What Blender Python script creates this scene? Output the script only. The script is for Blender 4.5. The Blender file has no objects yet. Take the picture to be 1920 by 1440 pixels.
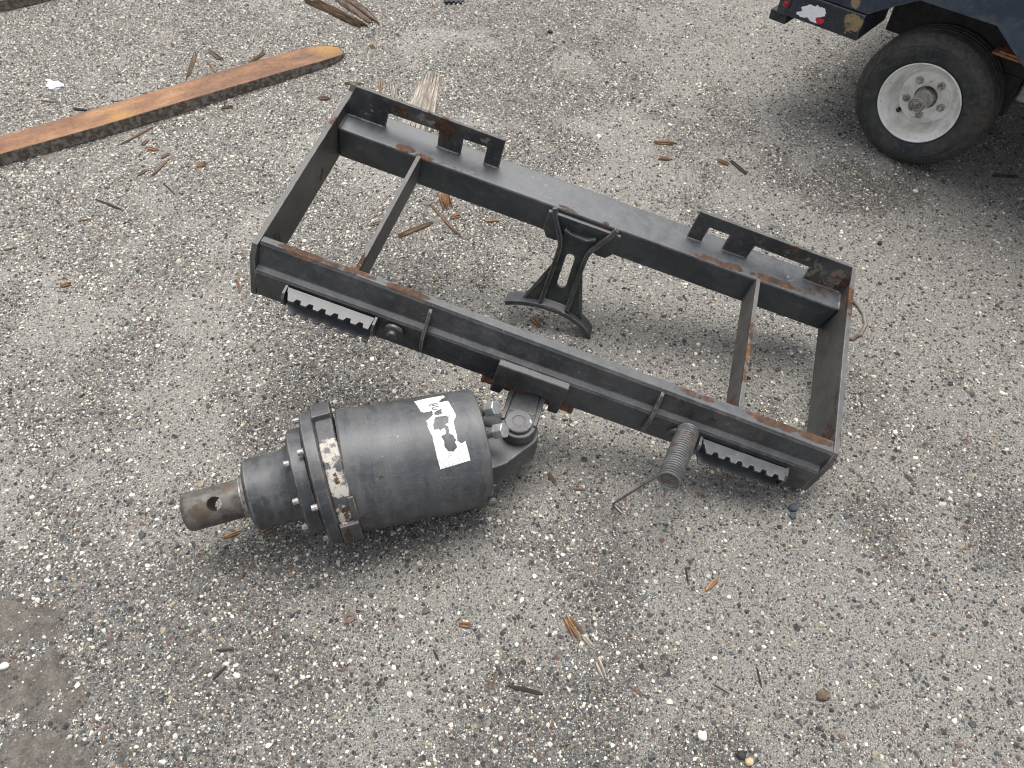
import bpy, bmesh, math, random
import numpy as np
from mathutils import Vector, Matrix
from mathutils.geometry import tessellate_polygon

R = math.radians
random.seed(7)
rng = np.random.default_rng(11)
scene = bpy.context.scene
C = scene.collection

# ------------------------------------------------------------------ camera
cam_d = bpy.data.cameras.new('camera'); cam = bpy.data.objects.new('camera', cam_d); C.objects.link(cam)
cam_d.sensor_width = 36; cam_d.lens = 36 * 1385 / 1920; cam_d.clip_start = .02; cam_d.clip_end = 500
cam.matrix_world = Matrix(((0.999914, -0.01309, 0.0, 0), (0.010201, 0.779271, -0.626604, 0),
                           (0.008202, 0.62655, 0.779338, 1.387), (0, 0, 0, 1)))
scene.camera = cam
scene.cycles.filter_width = 1.1

# ------------------------------------------------------------------ sky, sun, exposure
SUN_EL, SUN_AZ = R(74), R(10)          # azimuth measured from +Y towards +X
w = bpy.data.worlds.new('World'); scene.world = w; w.use_nodes = True
nt = w.node_tree; nt.nodes.clear()
sky = nt.nodes.new('ShaderNodeTexSky'); sky.sky_type = 'NISHITA'; sky.sun_disc = False
sky.sun_elevation = SUN_EL; sky.sun_rotation = SUN_AZ; sky.dust_density = 4.0; sky.air_density = 1.0
hs = nt.nodes.new('ShaderNodeHueSaturation'); hs.inputs['Saturation'].default_value = .30
bg = nt.nodes.new('ShaderNodeBackground'); bg.inputs['Strength'].default_value = .15
wo = nt.nodes.new('ShaderNodeOutputWorld')
nt.links.new(sky.outputs[0], hs.inputs['Color']); nt.links.new(hs.outputs[0], bg.inputs[0]); nt.links.new(bg.outputs[0], wo.inputs[0])
sun_d = bpy.data.lights.new('sun', 'SUN'); sun_d.energy = 1.9; sun_d.angle = R(44); sun_d.color = (1, .955, .89)
sun = bpy.data.objects.new('sun', sun_d); C.objects.link(sun)
sdir = Vector((math.sin(SUN_AZ) * math.cos(SUN_EL), math.cos(SUN_AZ) * math.cos(SUN_EL), math.sin(SUN_EL)))
sun.rotation_euler = sdir.to_track_quat('Z', 'Y').to_euler(); sun.location = sdir * 10
scene.view_settings.view_transform = 'Standard'; scene.view_settings.look = 'None'
scene.view_settings.exposure = 0.52; scene.view_settings.gamma = 1; scene.view_settings.use_curve_mapping = False

# ------------------------------------------------------------------ node helpers
class NT:
    def __init__(s, name):
        s.m = bpy.data.materials.new(name); s.m.use_nodes = True
        s.t = s.m.node_tree; s.t.nodes.clear()
        s.out = s.n('ShaderNodeOutputMaterial'); s.b = s.n('ShaderNodeBsdfPrincipled')
        s.l(s.b.outputs[0], s.out.inputs[0])
        s.co = s.n('ShaderNodeTexCoord').outputs['Object']
    def n(s, t, **k):
        n = s.t.nodes.new(t)
        for a, v in k.items(): setattr(n, a, v)
        return n
    def l(s, a, b): s.t.links.new(a, b)
    def put(s, inp, v):
        if hasattr(v, 'is_linked') or isinstance(v, bpy.types.NodeSocket): s.l(v, inp)
        else: inp.default_value = v
    def noise(s, scale, detail=4, rough=.55, co=None, dist=0.0, fac=True):
        n = s.n('ShaderNodeTexNoise'); n.inputs['Scale'].default_value = scale; n.inputs['Detail'].default_value = detail
        n.inputs['Roughness'].default_value = rough; n.inputs['Distortion'].default_value = dist
        s.l(co or s.co, n.inputs['Vector']); return n.outputs['Fac' if fac else 'Color']
    def vor(s, scale, co=None, feature='F1', rand=1.0):
        n = s.n('ShaderNodeTexVoronoi', feature=feature); n.inputs['Scale'].default_value = scale
        n.inputs['Randomness'].default_value = rand
        s.l(co or s.co, n.inputs['Vector']); return n
    def math(s, op, a, b=0.0, c=None, clamp=False):
        n = s.n('ShaderNodeMath', operation=op); n.use_clamp = clamp
        s.put(n.inputs[0], a); s.put(n.inputs[1], b)
        if c is not None: s.put(n.inputs[2], c)
        return n.outputs[0]
    def step(s, v, lo, hi, a=0.0, b=1.0):
        n = s.n('ShaderNodeMapRange', interpolation_type='SMOOTHSTEP'); s.put(n.inputs[0], v)
        n.inputs[1].default_value = lo; n.inputs[2].default_value = hi; n.inputs[3].default_value = a; n.inputs[4].default_value = b
        return n.outputs[0]
    def mix(s, f, a, b, mode='MIX'):
        n = s.n('ShaderNodeMix', data_type='RGBA', blend_type=mode)
        s.put(n.inputs[0], f); s.put(n.inputs[6], a if not isinstance(a, tuple) else (*a[:3], 1)); s.put(n.inputs[7], b if not isinstance(b, tuple) else (*b[:3], 1))
        return n.outputs[2]
    def ramp(s, v, stops, const=False):
        n = s.n('ShaderNodeValToRGB'); e = n.color_ramp.elements
        if const: n.color_ramp.interpolation = 'CONSTANT'
        while len(e) < len(stops): e.new(.5)
        for k, (p, c) in enumerate(stops): e[k].position = p; e[k].color = (*c, 1)
        s.put(n.inputs[0], v); return n.outputs[0]
    def scaled(s, v):
        n = s.n('ShaderNodeMapping'); n.inputs['Scale'].default_value = v; s.l(s.co, n.inputs[0]); return n.outputs[0]
    def bump(s, h, strength, dist, prev=None):
        n = s.n('ShaderNodeBump'); n.inputs['Strength'].default_value = strength; n.inputs['Distance'].default_value = dist
        s.l(h, n.inputs['Height'])
        if prev: s.l(prev, n.inputs['Normal'])
        return n.outputs[0]
    def spots(s, lst):
        """stains with a place of their own: (centre, radii, strength), summed"""
        tot = None
        for c, r, k in lst:
            a = s.n('ShaderNodeVectorMath', operation='SUBTRACT'); s.l(s.co, a.inputs[0]); a.inputs[1].default_value = c
            b = s.n('ShaderNodeVectorMath', operation='DIVIDE'); s.l(a.outputs[0], b.inputs[0]); b.inputs[1].default_value = r
            ln = s.n('ShaderNodeVectorMath', operation='LENGTH'); s.l(b.outputs[0], ln.inputs[0])
            v = s.step(ln.outputs['Value'], 1.3, .35, 0, k)
            tot = v if tot is None else s.math('MAXIMUM', tot, v)
        return tot
    def fin(s, col, rough, metal=0.0, normal=None, spec=None):
        s.put(s.b.inputs['Base Color'], col if not isinstance(col, tuple) else (*col[:3], 1)); s.put(s.b.inputs['Roughness'], rough); s.put(s.b.inputs['Metallic'], metal)
        if normal: s.l(normal, s.b.inputs['Normal'])
        if spec is not None: s.b.inputs['Specular IOR Level'].default_value = spec
        return s.m

def rust_col(t):
    a = t.noise(45, 5, .7); b = t.noise(160, 3, .6)
    c = t.ramp(a, [(.3, (.026, .018, .014)), (.48, (.062, .034, .021)), (.60, (.115, .053, .026)), (.74, (.27, .13, .045))])
    return t.mix(t.step(b, .4, .7, 0, .5), c, (.05, .028, .02))

def metal_paint(name, base=(.038, .042, .047), spots=(), flake=(), rough=.40, dust=.35, edge=.75, gen=.265, flake_col=(.72, .70, .66), scratch=.5, streak=None):
    """grey machine paint: dust, streaks, scratches, worn edges; rust and bare patches at given places"""
    t = NT(name)
    n1 = t.noise(7, 5, .6); n2 = t.noise(38, 5, .65); n3 = t.noise(230, 2, .5); n4 = t.noise(16, 6, .75, dist=.8)
    c = t.mix(t.step(n1, .3, .7), tuple(v * .62 for v in base), tuple(v * 1.45 for v in base))
    # dried dirt, rubbed smears and dust, then painted-in sky light on what faces up
    c = t.mix(t.step(n4, .50, .66, 0, .55 * dust + .12), c, (.100, .090, .076))
    c = t.mix(t.step(t.noise(11, 7, .8, co=t.scaled((1, 3, 2))), .53, .66, 0, .5), c, (.105, .113, .122))
    c = t.mix(t.step(n2, .50, .70, 0, dust * .9), c, (.125, .115, .100))
    c = t.mix(t.step(n4, .46, .34, 0, .5), c, (.013, .014, .015))
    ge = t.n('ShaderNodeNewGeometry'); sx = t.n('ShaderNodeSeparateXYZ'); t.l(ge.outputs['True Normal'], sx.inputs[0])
    c = t.mix(t.math('MULTIPLY', t.step(sx.outputs[2], .72, .95, 0, .55), t.step(n2, .30, .62, .45, 1)), c, (.118, .124, .132))  # sky brightness on up-facing sides, painted into the colour
    if streak:
        k1 = t.noise(1, 6, .7, co=t.scaled(streak)); k2 = t.noise(1.7, 5, .75, co=t.scaled(tuple(v * .45 for v in streak)))
        c = t.mix(t.step(k1, .52, .64, 0, .45), c, (.022, .023, .024)); c = t.mix(t.step(k2, .50, .64, 0, .55), c, (.112, .114, .112))
    # scratches, nicks
    sc = t.noise(26, 2, .5, co=t.scaled((1, 9, 9)), dist=.6); sc2 = t.noise(30, 2, .5, co=t.scaled((9, 1.3, 7)), dist=.4)
    ln = t.math('MULTIPLY', t.math('ADD', t.step(t.math('ABSOLUTE', t.math('SUBTRACT', sc, .5)), .010, .002), t.step(t.math('ABSOLUTE', t.math('SUBTRACT', sc2, .52)), .008, .001)), t.step(n1, .45, .62, 0, scratch))
    c = t.mix(t.math('MULTIPLY', ln, .7), c, (.17, .17, .165))
    nk = t.noise(120, 3, .8)
    c = t.mix(t.math('MULTIPLY', t.step(nk, .665, .70), t.step(n4, .42, .6, 0, .75)), c, (.36, .35, .33))
    c = t.mix(t.math('MULTIPLY', t.step(nk, .345, .31), .8), c, (.010, .010, .010))
    # worn edges
    bv = t.n('ShaderNodeBevel', samples=4); bv.inputs['Radius'].default_value = .0042
    dt = t.n('ShaderNodeVectorMath', operation='DOT_PRODUCT'); t.l(bv.outputs[0], dt.inputs[0]); t.l(ge.outputs['True Normal'], dt.inputs[1])
    ew = t.math('MULTIPLY', t.step(dt.outputs['Value'], .992, .94), t.step(t.noise(48, 5, .75), .38, .56, 0, edge))
    c = t.mix(ew, c, t.mix(t.step(t.noise(22, 3), .50, .6), (.24, .225, .20), (.15, .080, .042)))
    rgh = t.math('ADD', rough - .06, t.math('MULTIPLY', n2, .22))
    met = 0.0; hgt = n3
    if flake:
        f = t.spots(flake); m = t.step(t.math('ADD', t.noise(30, 6, .72), f), 1.0, 1.06)
        c = t.mix(m, c, t.mix(t.step(t.noise(55, 4, .7), .5, .62), flake_col, (.13, .12, .115)))
    sp = t.spots([(a_, r_, k_ + .085) for a_, r_, k_ in spots]) if spots else None
    rn = t.noise(42, 8, .76)
    v = t.math('ADD', rn, gen)
    if sp is not None: v = t.math('MAXIMUM', v, t.math('ADD', rn, sp))
    rm = t.step(v, .985, 1.04)
    c = t.mix(rm, c, rust_col(t))
    rgh = t.math('ADD', rgh, t.math('MULTIPLY', rm, .4), clamp=True)
    nb = t.bump(t.math('ADD', t.math('MULTIPLY', n3, .4), t.math('MULTIPLY', t.math('ADD', n2, rm), -.5)), .35, .0008)
    return t.fin(c, rgh, 0.0, nb)

def simple(name, c1, c2, scale=60, rough=.6, metal=0.0, bump=.3, bd=.001, c3=None, s3=12):
    t = NT(name); n = t.noise(scale, 5, .65)
    c = t.mix(t.step(n, .35, .65), c1, c2)
    if c3: c = t.mix(t.step(t.noise(s3, 5, .7), .52, .64), c, c3)
    return t.fin(c, t.math('ADD', rough - .1, t.math('MULTIPLY', n, .2)), metal, t.bump(n, bump, bd))

def wood(name, a, b, c_):
    t = NT(name)
    g = t.noise(1, 4, .6, co=t.scaled((9, 420, 420)))
    g2 = t.noise(1, 3, .6, co=t.scaled((20, 110, 110)))
    c = t.ramp(g, [(.33, tuple(v * .28 for v in b)), (.45, b), (.56, a), (.72, c_)])
    c = t.mix(t.step(g2, .4, .65, 0, .6), c, tuple(v * .55 for v in b))
    return t.fin(c, .85, 0, t.bump(g, .8, .002))

# ------------------------------------------------------------------ mesh helpers
class MB:
    def __init__(s): s.v = []; s.f = []; s.mi = []; s.m = 0
    def add(s, vs, fs):
        o = len(s.v); s.v += [tuple(p) for p in vs]; s.f += [tuple(i + o for i in f) for f in fs]; s.mi += [s.m] * len(fs)
    def prism(s, pts, off, holes=()):
        """closed plate: outline pts (3D), extruded by off; holes are further outlines"""
        off = Vector(off); loops = [[Vector(p) for p in pts]] + [[Vector(p) for p in h] for h in holes]
        flat = [p for l_ in loops for p in l_]; n = len(flat)
        if holes: tri = tessellate_polygon(loops)
        else: tri = [tuple(range(n))]
        # orientation
        nn = Vector((0, 0, 0)); L0 = loops[0]
        for i in range(len(L0)): nn += L0[i].cross(L0[(i + 1) % len(L0)])
        up = nn.dot(off) > 0
        if holes:
            fix = []
            for a in tri:
                q = (flat[a[1]] - flat[a[0]]).cross(flat[a[2]] - flat[a[0]])
                fix.append(a if q.dot(off) < 0 else a[::-1])
            tri = fix
            fs = [tuple(a) for a in tri] + [tuple(i + n for i in a[::-1]) for a in tri]
        else:
            fs = [tri[0][::-1] if up else tri[0], tuple(i + n for i in (tri[0] if up else tri[0][::-1]))]
        o = 0
        for k, l_ in enumerate(loops):
            m = len(l_); nk = Vector((0, 0, 0))
            for i in range(m): nk += l_[i].cross(l_[(i + 1) % m])
            pos = (nk.dot(off) > 0) if k == 0 else not (nk.dot(off) > 0)
            for i in range(m):
                a, b = o + i, o + (i + 1) % m
                fs.append((a, b, b + n, a + n) if pos else (b, a, a + n, b + n))
            o += m
        s.add(flat + [p + off for p in flat], fs); return s
    def box(s, lo, hi):
        x0, y0, z0 = lo; x1, y1, z1 = hi
        return s.prism([(x0, y0, z0), (x1, y0, z0), (x1, y1, z0), (x0, y1, z0)], (0, 0, z1 - z0))
    def lathe(s, prof, org, ax, seg=48, cap=True):
        org = Vector(org); ax = Vector(ax).normalized(); e1 = ax.orthogonal().normalized(); e2 = ax.cross(e1)
        vs = []; n = len(prof)
        for t_, r in prof:
            for k in range(seg):
                a = 2 * math.pi * k / seg; vs.append(org + ax * t_ + (e1 * math.cos(a) + e2 * math.sin(a)) * r)
        fs = []
        for i in range(n - 1):
            for k in range(seg):
                k2 = (k + 1) % seg; fs.append((i * seg + k, i * seg + k2, (i + 1) * seg + k2, (i + 1) * seg + k))
        if cap: fs += [tuple(range(seg))[::-1], tuple((n - 1) * seg + k for k in range(seg))]
        s.add(vs, fs); return s
    def tube(s, path, rad, seg=8, cap=True):
        P = [Vector(p) for p in path]; n = len(P); rad = rad if isinstance(rad, (list, tuple)) else [rad] * n
        T = [(P[min(i + 1, n - 1)] - P[max(i - 1, 0)]).normalized() for i in range(n)]
        e = T[0].orthogonal().normalized(); vs = []
        for i in range(n):
            e = (e - T[i] * e.dot(T[i])).normalized(); f = T[i].cross(e)
            for k in range(seg):
                a = 2 * math.pi * k / seg; vs.append(P[i] + (e * math.cos(a) + f * math.sin(a)) * rad[i])
        fs = [(i * seg + k, i * seg + (k + 1) % seg, (i + 1) * seg + (k + 1) % seg, (i + 1) * seg + k) for i in range(n - 1) for k in range(seg)]
        if cap: fs += [tuple(range(seg))[::-1], tuple((n - 1) * seg + k for k in range(seg))]
        s.add(vs, fs); return s
    def mesh(s, name, mats, ang=32):
        me = bpy.data.meshes.new(name); me.from_pydata(s.v, [], s.f); me.update()
        for m in mats: me.materials.append(m)
        me.polygons.foreach_set('material_index', s.mi); me.polygons.foreach_set('use_smooth', [True] * len(me.polygons))
        me.set_sharp_from_angle(angle=R(ang)); return me

def obj(name, mb, mats, parent=None, bevel=.0012, seg=2, ang=32, label=None):
    mats = mats if isinstance(mats, (list, tuple)) else [mats]
    me = mb.mesh(name, mats, ang) if isinstance(mb, MB) else mb
    o = bpy.data.objects.new(name, me); C.objects.link(o); o.parent = parent
    if bevel:
        b = o.modifiers.new('bevel', 'BEVEL'); b.width = bevel; b.segments = seg; b.limit_method = 'ANGLE'; b.angle_limit = R(35)
        b.harden_normals = True; b.use_clamp_overlap = True
    if label: o['label'] = label
    return o
def tag(o, label=None, cat=None, group=None, kind=None):
    for k, v in (('label', label), ('category', cat), ('group', group), ('kind', kind)):
        if v: o[k] = v
    return o
def empty(name, mat, label, cat):
    o = bpy.data.objects.new(name, None); C.objects.link(o); o.empty_display_size = .05; o.matrix_world = mat
    return tag(o, label, cat)

# ------------------------------------------------------------------ ground
def vnoise(x, y, seed=0):
    r = np.random.default_rng(seed); G = r.random((128, 128))
    xi = np.floor(x).astype(int); yi = np.floor(y).astype(int); fx = x - xi; fy = y - yi
    fx = fx * fx * (3 - 2 * fx); fy = fy * fy * (3 - 2 * fy)
    g = lambda a, b: G[a % 128, b % 128]
    return (g(xi, yi) * (1 - fx) + g(xi + 1, yi) * fx) * (1 - fy) + (g(xi, yi + 1) * (1 - fx) + g(xi + 1, yi + 1) * fx) * fy
def gz(x, y):
    x = np.asarray(x, float); y = np.asarray(y, float)
    h = (vnoise(x * 2.3 + 9, y * 2.3, 1) - .5) * .006 + (vnoise(x * 9, y * 9 + 4, 2) - .5) * .003
    return h * np.exp(-((x * x + y * y) / 900.))
def gz1(x, y): return float(gz(x, y))
def dens(x, y):
    """how pebbly the lot is (1) against how sandy (0)"""
    n = .42 * vnoise(x * 2.1 + 3, y * 2.1 + 7, 3) + .33 * vnoise(x * 5.3, y * 5.3, 4) + .25 * vnoise(x * 13, y * 13, 5)
    return np.clip((n - .39 + .10 * np.clip(-x * .8, -.6, 1)) / .20, .0, 1)
def pale(x, y):
    """share of pale limestone chips: more towards the far left of the lot"""
    return np.clip(.35 + .30 * (y - 1.1) - .38 * x + .5 * (vnoise(x * 1.7 + 5, y * 1.7, 12) - .5), 0, 1)
def muddy(x, y):
    m = 0
    for cx, cy, rx, ry in ((-.97, .515, .12, .045), (-.90, .40, .13, .052), (-.80, .285, .12, .032)):
        m = np.maximum(m, 1.25 - np.hypot((x - cx) / rx, (y - cy) / ry) + 1.0 * (vnoise(x * 26, y * 26, 8) - .5))
    return np.clip(m * 2.2, 0, 1)

g = np.linspace(-1, 1, 701); ax = np.sinh(g * 4.6) / np.sinh(4.6)
gx = .1 + ax * 70; gy = 1.7 + ax * 70
X, Y = np.meshgrid(gx, gy); Z = gz(X, Y); N = len(g)
vs = np.stack([X.ravel(), Y.ravel(), Z.ravel()], 1)
i0 = (np.arange(N - 1)[:, None] * N + np.arange(N - 1)[None]).ravel()
fs = np.stack([i0, i0 + 1, i0 + N + 1, i0 + N], 1)
me = bpy.data.meshes.new('ground'); me.from_pydata(vs.tolist(), [], fs.tolist()); me.update()
at = me.attributes.new('pebbly', 'FLOAT', 'POINT'); at.data.foreach_set('value', dens(X.ravel(), Y.ravel()).astype(np.float32))
at = me.attributes.new('pale', 'FLOAT', 'POINT'); at.data.foreach_set('value', pale(X.ravel(), Y.ravel()).astype(np.float32))
at = me.attributes.new('muddy', 'FLOAT', 'POINT'); at.data.foreach_set('value', muddy(X.ravel(), Y.ravel()).astype(np.float32))
me.polygons.foreach_set('use_smooth', [True] * len(me.polygons))

t = NT('gravel_ground')
# damp brown mud patches near the lower left of the lot
mud = t.step(t.math('ADD', t.n('ShaderNodeAttribute', attribute_name='muddy').outputs['Fac'], t.math('MULTIPLY', t.noise(60, 5, .7), .5)), .45, .72)
pa = t.n('ShaderNodeAttribute', attribute_name='pebbly').outputs['Fac']
warp = t.n('ShaderNodeVectorMath', operation='ADD'); t.l(t.co, warp.inputs[0])
wn = t.n('ShaderNodeVectorMath', operation='SCALE'); t.l(t.noise(300, 2, .5, fac=False), wn.inputs[0]); wn.inputs['Scale'].default_value = .0016
t.l(wn.outputs[0], warp.inputs[1]); wc = warp.outputs[0]
sand_n = t.noise(900, 3, .7); big = t.noise(1.3, 4, .55)
sand = t.mix(t.step(sand_n, .30, .70), (.085, .081, .071), (.41, .392, .350))
sand = t.mix(t.step(big, .35, .65, 0, .5), sand, t.mix(.5, sand, (.30, .29, .27)))
PAL = [(0, (.022, .024, .027)), (.16, (.055, .058, .062)), (.32, (.12, .118, .115)), (.50, (.22, .21, .20)), (.63, (.13, .075, .06)), (.69, (.34, .29, .23)), (.76, (.07, .09, .11)), (.83, (.60, .58, .54)), (.92, (.80, .79, .76))]
sand = t.mix(t.step(pa, .15, .95, 0, .62), sand, t.mix(t.step(sand_n, .35, .65), (.018, .017, .016), (.170, .157, .134)))
col = sand; hgt = None
for sc, lo, hi, wgt in ((640, .42, .56, 1.0), (400, .30, .58, 1.0), (240, .05, .38, 1.0)):
    v = t.vor(sc, co=wc); sp = t.n('ShaderNodeSeparateColor'); t.l(v.outputs['Color'], sp.inputs[0])
    thr = t.step(pa, 0, 1, lo, hi)       # share of cells that hold a stone
    on = t.math('LESS_THAN', sp.outputs[1], t.math('MULTIPLY', thr, 1.3 if sc > 300 else 1.0))
    rad = t.step(v.outputs['Distance'], .50, .40)
    m = t.math('MULTIPLY', on, rad)
    pc = t.ramp(sp.outputs[0], PAL, const=True)
    pc = t.mix(.12, pc, t.mix(sand_n, (.1, .1, .1), (.5, .5, .5)))
    col = t.mix(m, col, pc)
    h = t.math('MULTIPLY', m, t.math('SUBTRACT', .55, v.outputs['Distance']))
    h = t.math('MULTIPLY', h, 560 / sc)
    hgt = h if hgt is None else t.math('MAXIMUM', hgt, h)
col = t.mix(t.math('MULTIPLY', t.n('ShaderNodeAttribute', attribute_name='pale').outputs['Fac'], t.step(t.noise(420, 3, .7), .42, .60, .0, .42)), col, (.58, .56, .50))
mudc = t.mix(t.step(t.noise(30, 5, .7), .3, .7), (.045, .037, .029), (.20, .175, .145))
col = t.mix(t.math('MULTIPLY', mud, .78), col, mudc)
col = t.mix(t.step(t.noise(.7, 3, .5),   .35, .7, 0, .08), col, (.42, .40, .37))
nb = t.bump(t.math('ADD', t.math('MULTIPLY', hgt, t.math('SUBTRACT', 1.0, mud)), t.math('MULTIPLY', sand_n, .25)), 1.0, .0036)
nb = t.bump(t.math('MULTIPLY', mud, t.noise(55, 6, .75)), .9, .012, nb)
nb = t.bump(t.noise(14, 4, .6), .25, .012, nb)
GM = t.fin(col, .88, 0, nb, .3)
me.materials.append(GM)
go = bpy.data.objects.new('ground', me); C.objects.link(go); tag(go, kind='structure')

# loose stones lying on the lot: one object, each stone real
def stone_mesh(seed):
    r = np.random.default_rng(seed); bm = bmesh.new(); bmesh.ops.create_icosphere(bm, subdivisions=1, radius=.5)
    for v in bm.verts:
        v.co = Vector(v.co) * (1 + r.uniform(-.24, .2))
    m = bpy.data.meshes.new('stone'); bm.to_mesh(m); bm.free(); return m
tS = NT('loose_stone')
ai = tS.n('ShaderNodeAttribute', attribute_type='INSTANCER', attribute_name='tint')
sn_ = tS.noise(3, 4, .7)
cc = tS.mix(tS.step(sn_, .35, .7, 0, .35), ai.outputs['Color'], (.30, .285, .26))
STONE = tS.fin(cc, .82, 0, tS.bump(sn_, .4, .1), .35)
stone_src = []
for k in range(5):
    m = stone_mesh(50 + k); m.materials.append(STONE); stone_src.append(m)

def stones(name, n, xr, yr, med, sg, mx, use_d, label):
    x = rng.uniform(*xr, n); y = rng.uniform(*yr, n)
    keep = np.abs(x - .03) < .84 + .56 * y            # the part of the lot the photo could see, with a margin
    d = dens(x, y)
    keep &= rng.random(n) < (.36 + .64 * d if use_d else 1)
    keep &= rng.random(n) > muddy(x, y) * .93
    x = x[keep]; y = y[keep]; n = len(x)
    s = np.clip(np.exp(rng.normal(math.log(med), sg, n)), .0018, mx)
    pal = np.array([(.024, .026, .030), (.05, .055, .06), (.12, .12, .118), (.21, .205, .195), (.36, .30, .21), (.14, .075, .058), (.075, .10, .12), (.58, .55, .48), (.78, .75, .68)])
    pr = np.array([.20, .17, .15, .14, .07, .07, .05, .08, .07]); pr /= pr.sum()
    ci = rng.choice(len(pal), n, p=pr); pl = pale(x, y); ci = np.where(rng.random(n) < .20 * pl, 8, ci); ci = np.where((rng.random(n) < .15 * pl) & (ci < 2), 3, ci)
    col = pal[ci] * rng.uniform(.8, 1.2, (n, 1)) * np.array([1.01, 1.0, .97])
    me = bpy.data.meshes.new(name)
    me.vertices.add(n); z = gz(x, y) + s * .02
    me.vertices.foreach_set('co', np.stack([x, y, z], 1).astype(np.float32).ravel())
    a = me.attributes.new('tint', 'FLOAT_COLOR', 'POINT'); a.data.foreach_set('color', np.concatenate([np.clip(col, 0, .9), np.ones((n, 1))], 1).astype(np.float32).ravel())
    a = me.attributes.new('siz', 'FLOAT_VECTOR', 'POINT'); sz = np.stack([s * rng.uniform(.9, 1.35, n), s * rng.uniform(.8, 1.1, n), s * rng.uniform(.45, .75, n)], 1)
    a.data.foreach_set('vector', sz.astype(np.float32).ravel())
    a = me.attributes.new('rot', 'FLOAT_VECTOR', 'POINT'); rt = np.stack([rng.normal(0, .25, n), rng.normal(0, .25, n), rng.uniform(0, 6.28, n)], 1)
    a.data.foreach_set('vector', rt.astype(np.float32).ravel())
    a = me.attributes.new('which', 'INT', 'POINT'); a.data.foreach_set('value', rng.integers(0, 5, n).astype(np.int32))
    o = bpy.data.objects.new(name, me); C.objects.link(o); tag(o, label, 'gravel', kind='stuff')
    ng = bpy.data.node_groups.new(name, 'GeometryNodeTree')
    ng.interface.new_socket('Geometry', in_out='INPUT', socket_type='NodeSocketGeometry')
    ng.interface.new_socket('Geometry', in_out='OUTPUT', socket_type='NodeSocketGeometry')
    N_ = ng.nodes; L = ng.links; gi = N_.new('NodeGroupInput'); gout = N_.new('NodeGroupOutput')
    jo = N_.new('GeometryNodeGeometryToInstance')
    for src in stone_src[::-1]:
        so = bpy.data.objects.new('stone_source', src)      # never linked to the scene: only its shape is used
        oi = N_.new('GeometryNodeObjectInfo'); oi.inputs['Object'].default_value = so
        L.new(oi.outputs['Geometry'], jo.inputs[0])
    ip = N_.new('GeometryNodeInstanceOnPoints'); ip.inputs['Pick Instance'].default_value = True
    def attr(nm, ty):
        q = N_.new('GeometryNodeInputNamedAttribute'); q.data_type = ty; q.inputs['Name'].default_value = nm
        return [s_ for s_ in q.outputs if s_.enabled and s_.name == 'Attribute'][0]
    L.new(gi.outputs[0], ip.inputs['Points']); L.new(jo.outputs[0], ip.inputs['Instance'])
    L.new(attr('which', 'INT'), ip.inputs['Instance Index']); L.new(attr('siz', 'FLOAT_VECTOR'), ip.inputs['Scale'])
    e2r = N_.new('FunctionNodeEulerToRotation'); L.new(attr('rot', 'FLOAT_VECTOR'), e2r.inputs[0]); L.new(e2r.outputs[0], ip.inputs['Rotation'])
    L.new(ip.outputs[0], gout.inputs[0])
    md = o.modifiers.new('scatter', 'NODES'); md.node_group = ng
    return o
stones('loose_gravel', 1250000, (-2.8, 2.9), (.12, 3.6), .0031, .44, .0105, True, 'loose grey, white and dark gravel strewn over the sandy lot')
stones('scattered_pebbles', 9000, (-2.7, 2.8), (.12, 3.6), .0088, .25, .017, False, 'larger pebbles scattered over the gravel lot')

# ------------------------------------------------------------------ wood splinters, litter
WOOD = {'b': wood('brown_wood', (.20, .135, .085), (.105, .065, .040), (.34, .26, .18)),
        'o': wood('orange_wood', (.31, .18, .085), (.18, .09, .042), (.52, .37, .21)),
        'g': wood('weathered_wood', (.42, .385, .34), (.26, .215, .17), (.74, .72, .68)),
        'd': wood('dark_wood', (.05, .042, .035), (.03, .024, .02), (.12, .10, .085)),
        'm': wood('dry_brown_wood', (.25, .18, .13), (.12, .075, .05), (.60, .56, .50))}
def splinter_mesh(ln, wd, seed, th=None, fibres=None):
    """a split sliver of wood: several fibres of unequal length side by side, ends frayed"""
    r = random.Random(seed); mb = MB(); th = th or max(.0022, wd * .38)
    k = fibres or max(1, min(7, int(wd / .0045)))
    for i in range(k):
        y = (i + .5) / k * wd - wd / 2; fw = wd / k * r.uniform(.95, 1.25)
        a = -ln / 2 + ln * r.uniform(0, .16) * (k > 1); b = ln / 2 - ln * r.uniform(0, .20) * (k > 1)
        sk = r.uniform(-.05, .05) * wd; n = 5; top = []; zt = th * r.uniform(.6, 1.15)
        ring = []
        for j in range(n):
            f = j / (n - 1); x = a + (b - a) * f; tp = 1 if 0 < j < n - 1 else r.uniform(.25, .7)
            yy = y + sk * (f - .5) * 4 + r.uniform(-.06, .06) * fw; hw = fw / 2 * tp; zz = zt * (tp * .6 + .4) * r.uniform(.85, 1.1)
            ring.append([(x, yy - hw, 0), (x, yy + hw, 0), (x, yy + hw * .75, zz * .9), (x, yy - hw * .1, zz * 1.1), (x, yy - hw * .8, zz * .8)])
        vs = [p for q in ring for p in q]; m = 5
        fs = [(j * m + c_, (j + 1) * m + c_, (j + 1) * m + (c_ + 1) % m, j * m + (c_ + 1) % m) for j in range(n - 1) for c_ in range(m)]
        fs += [tuple(range(m)), tuple((n - 1) * m + c_ for c_ in range(m))[::-1]]
        mb.add(vs, [f_[::-1] for f_ in fs])
    return mb
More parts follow.
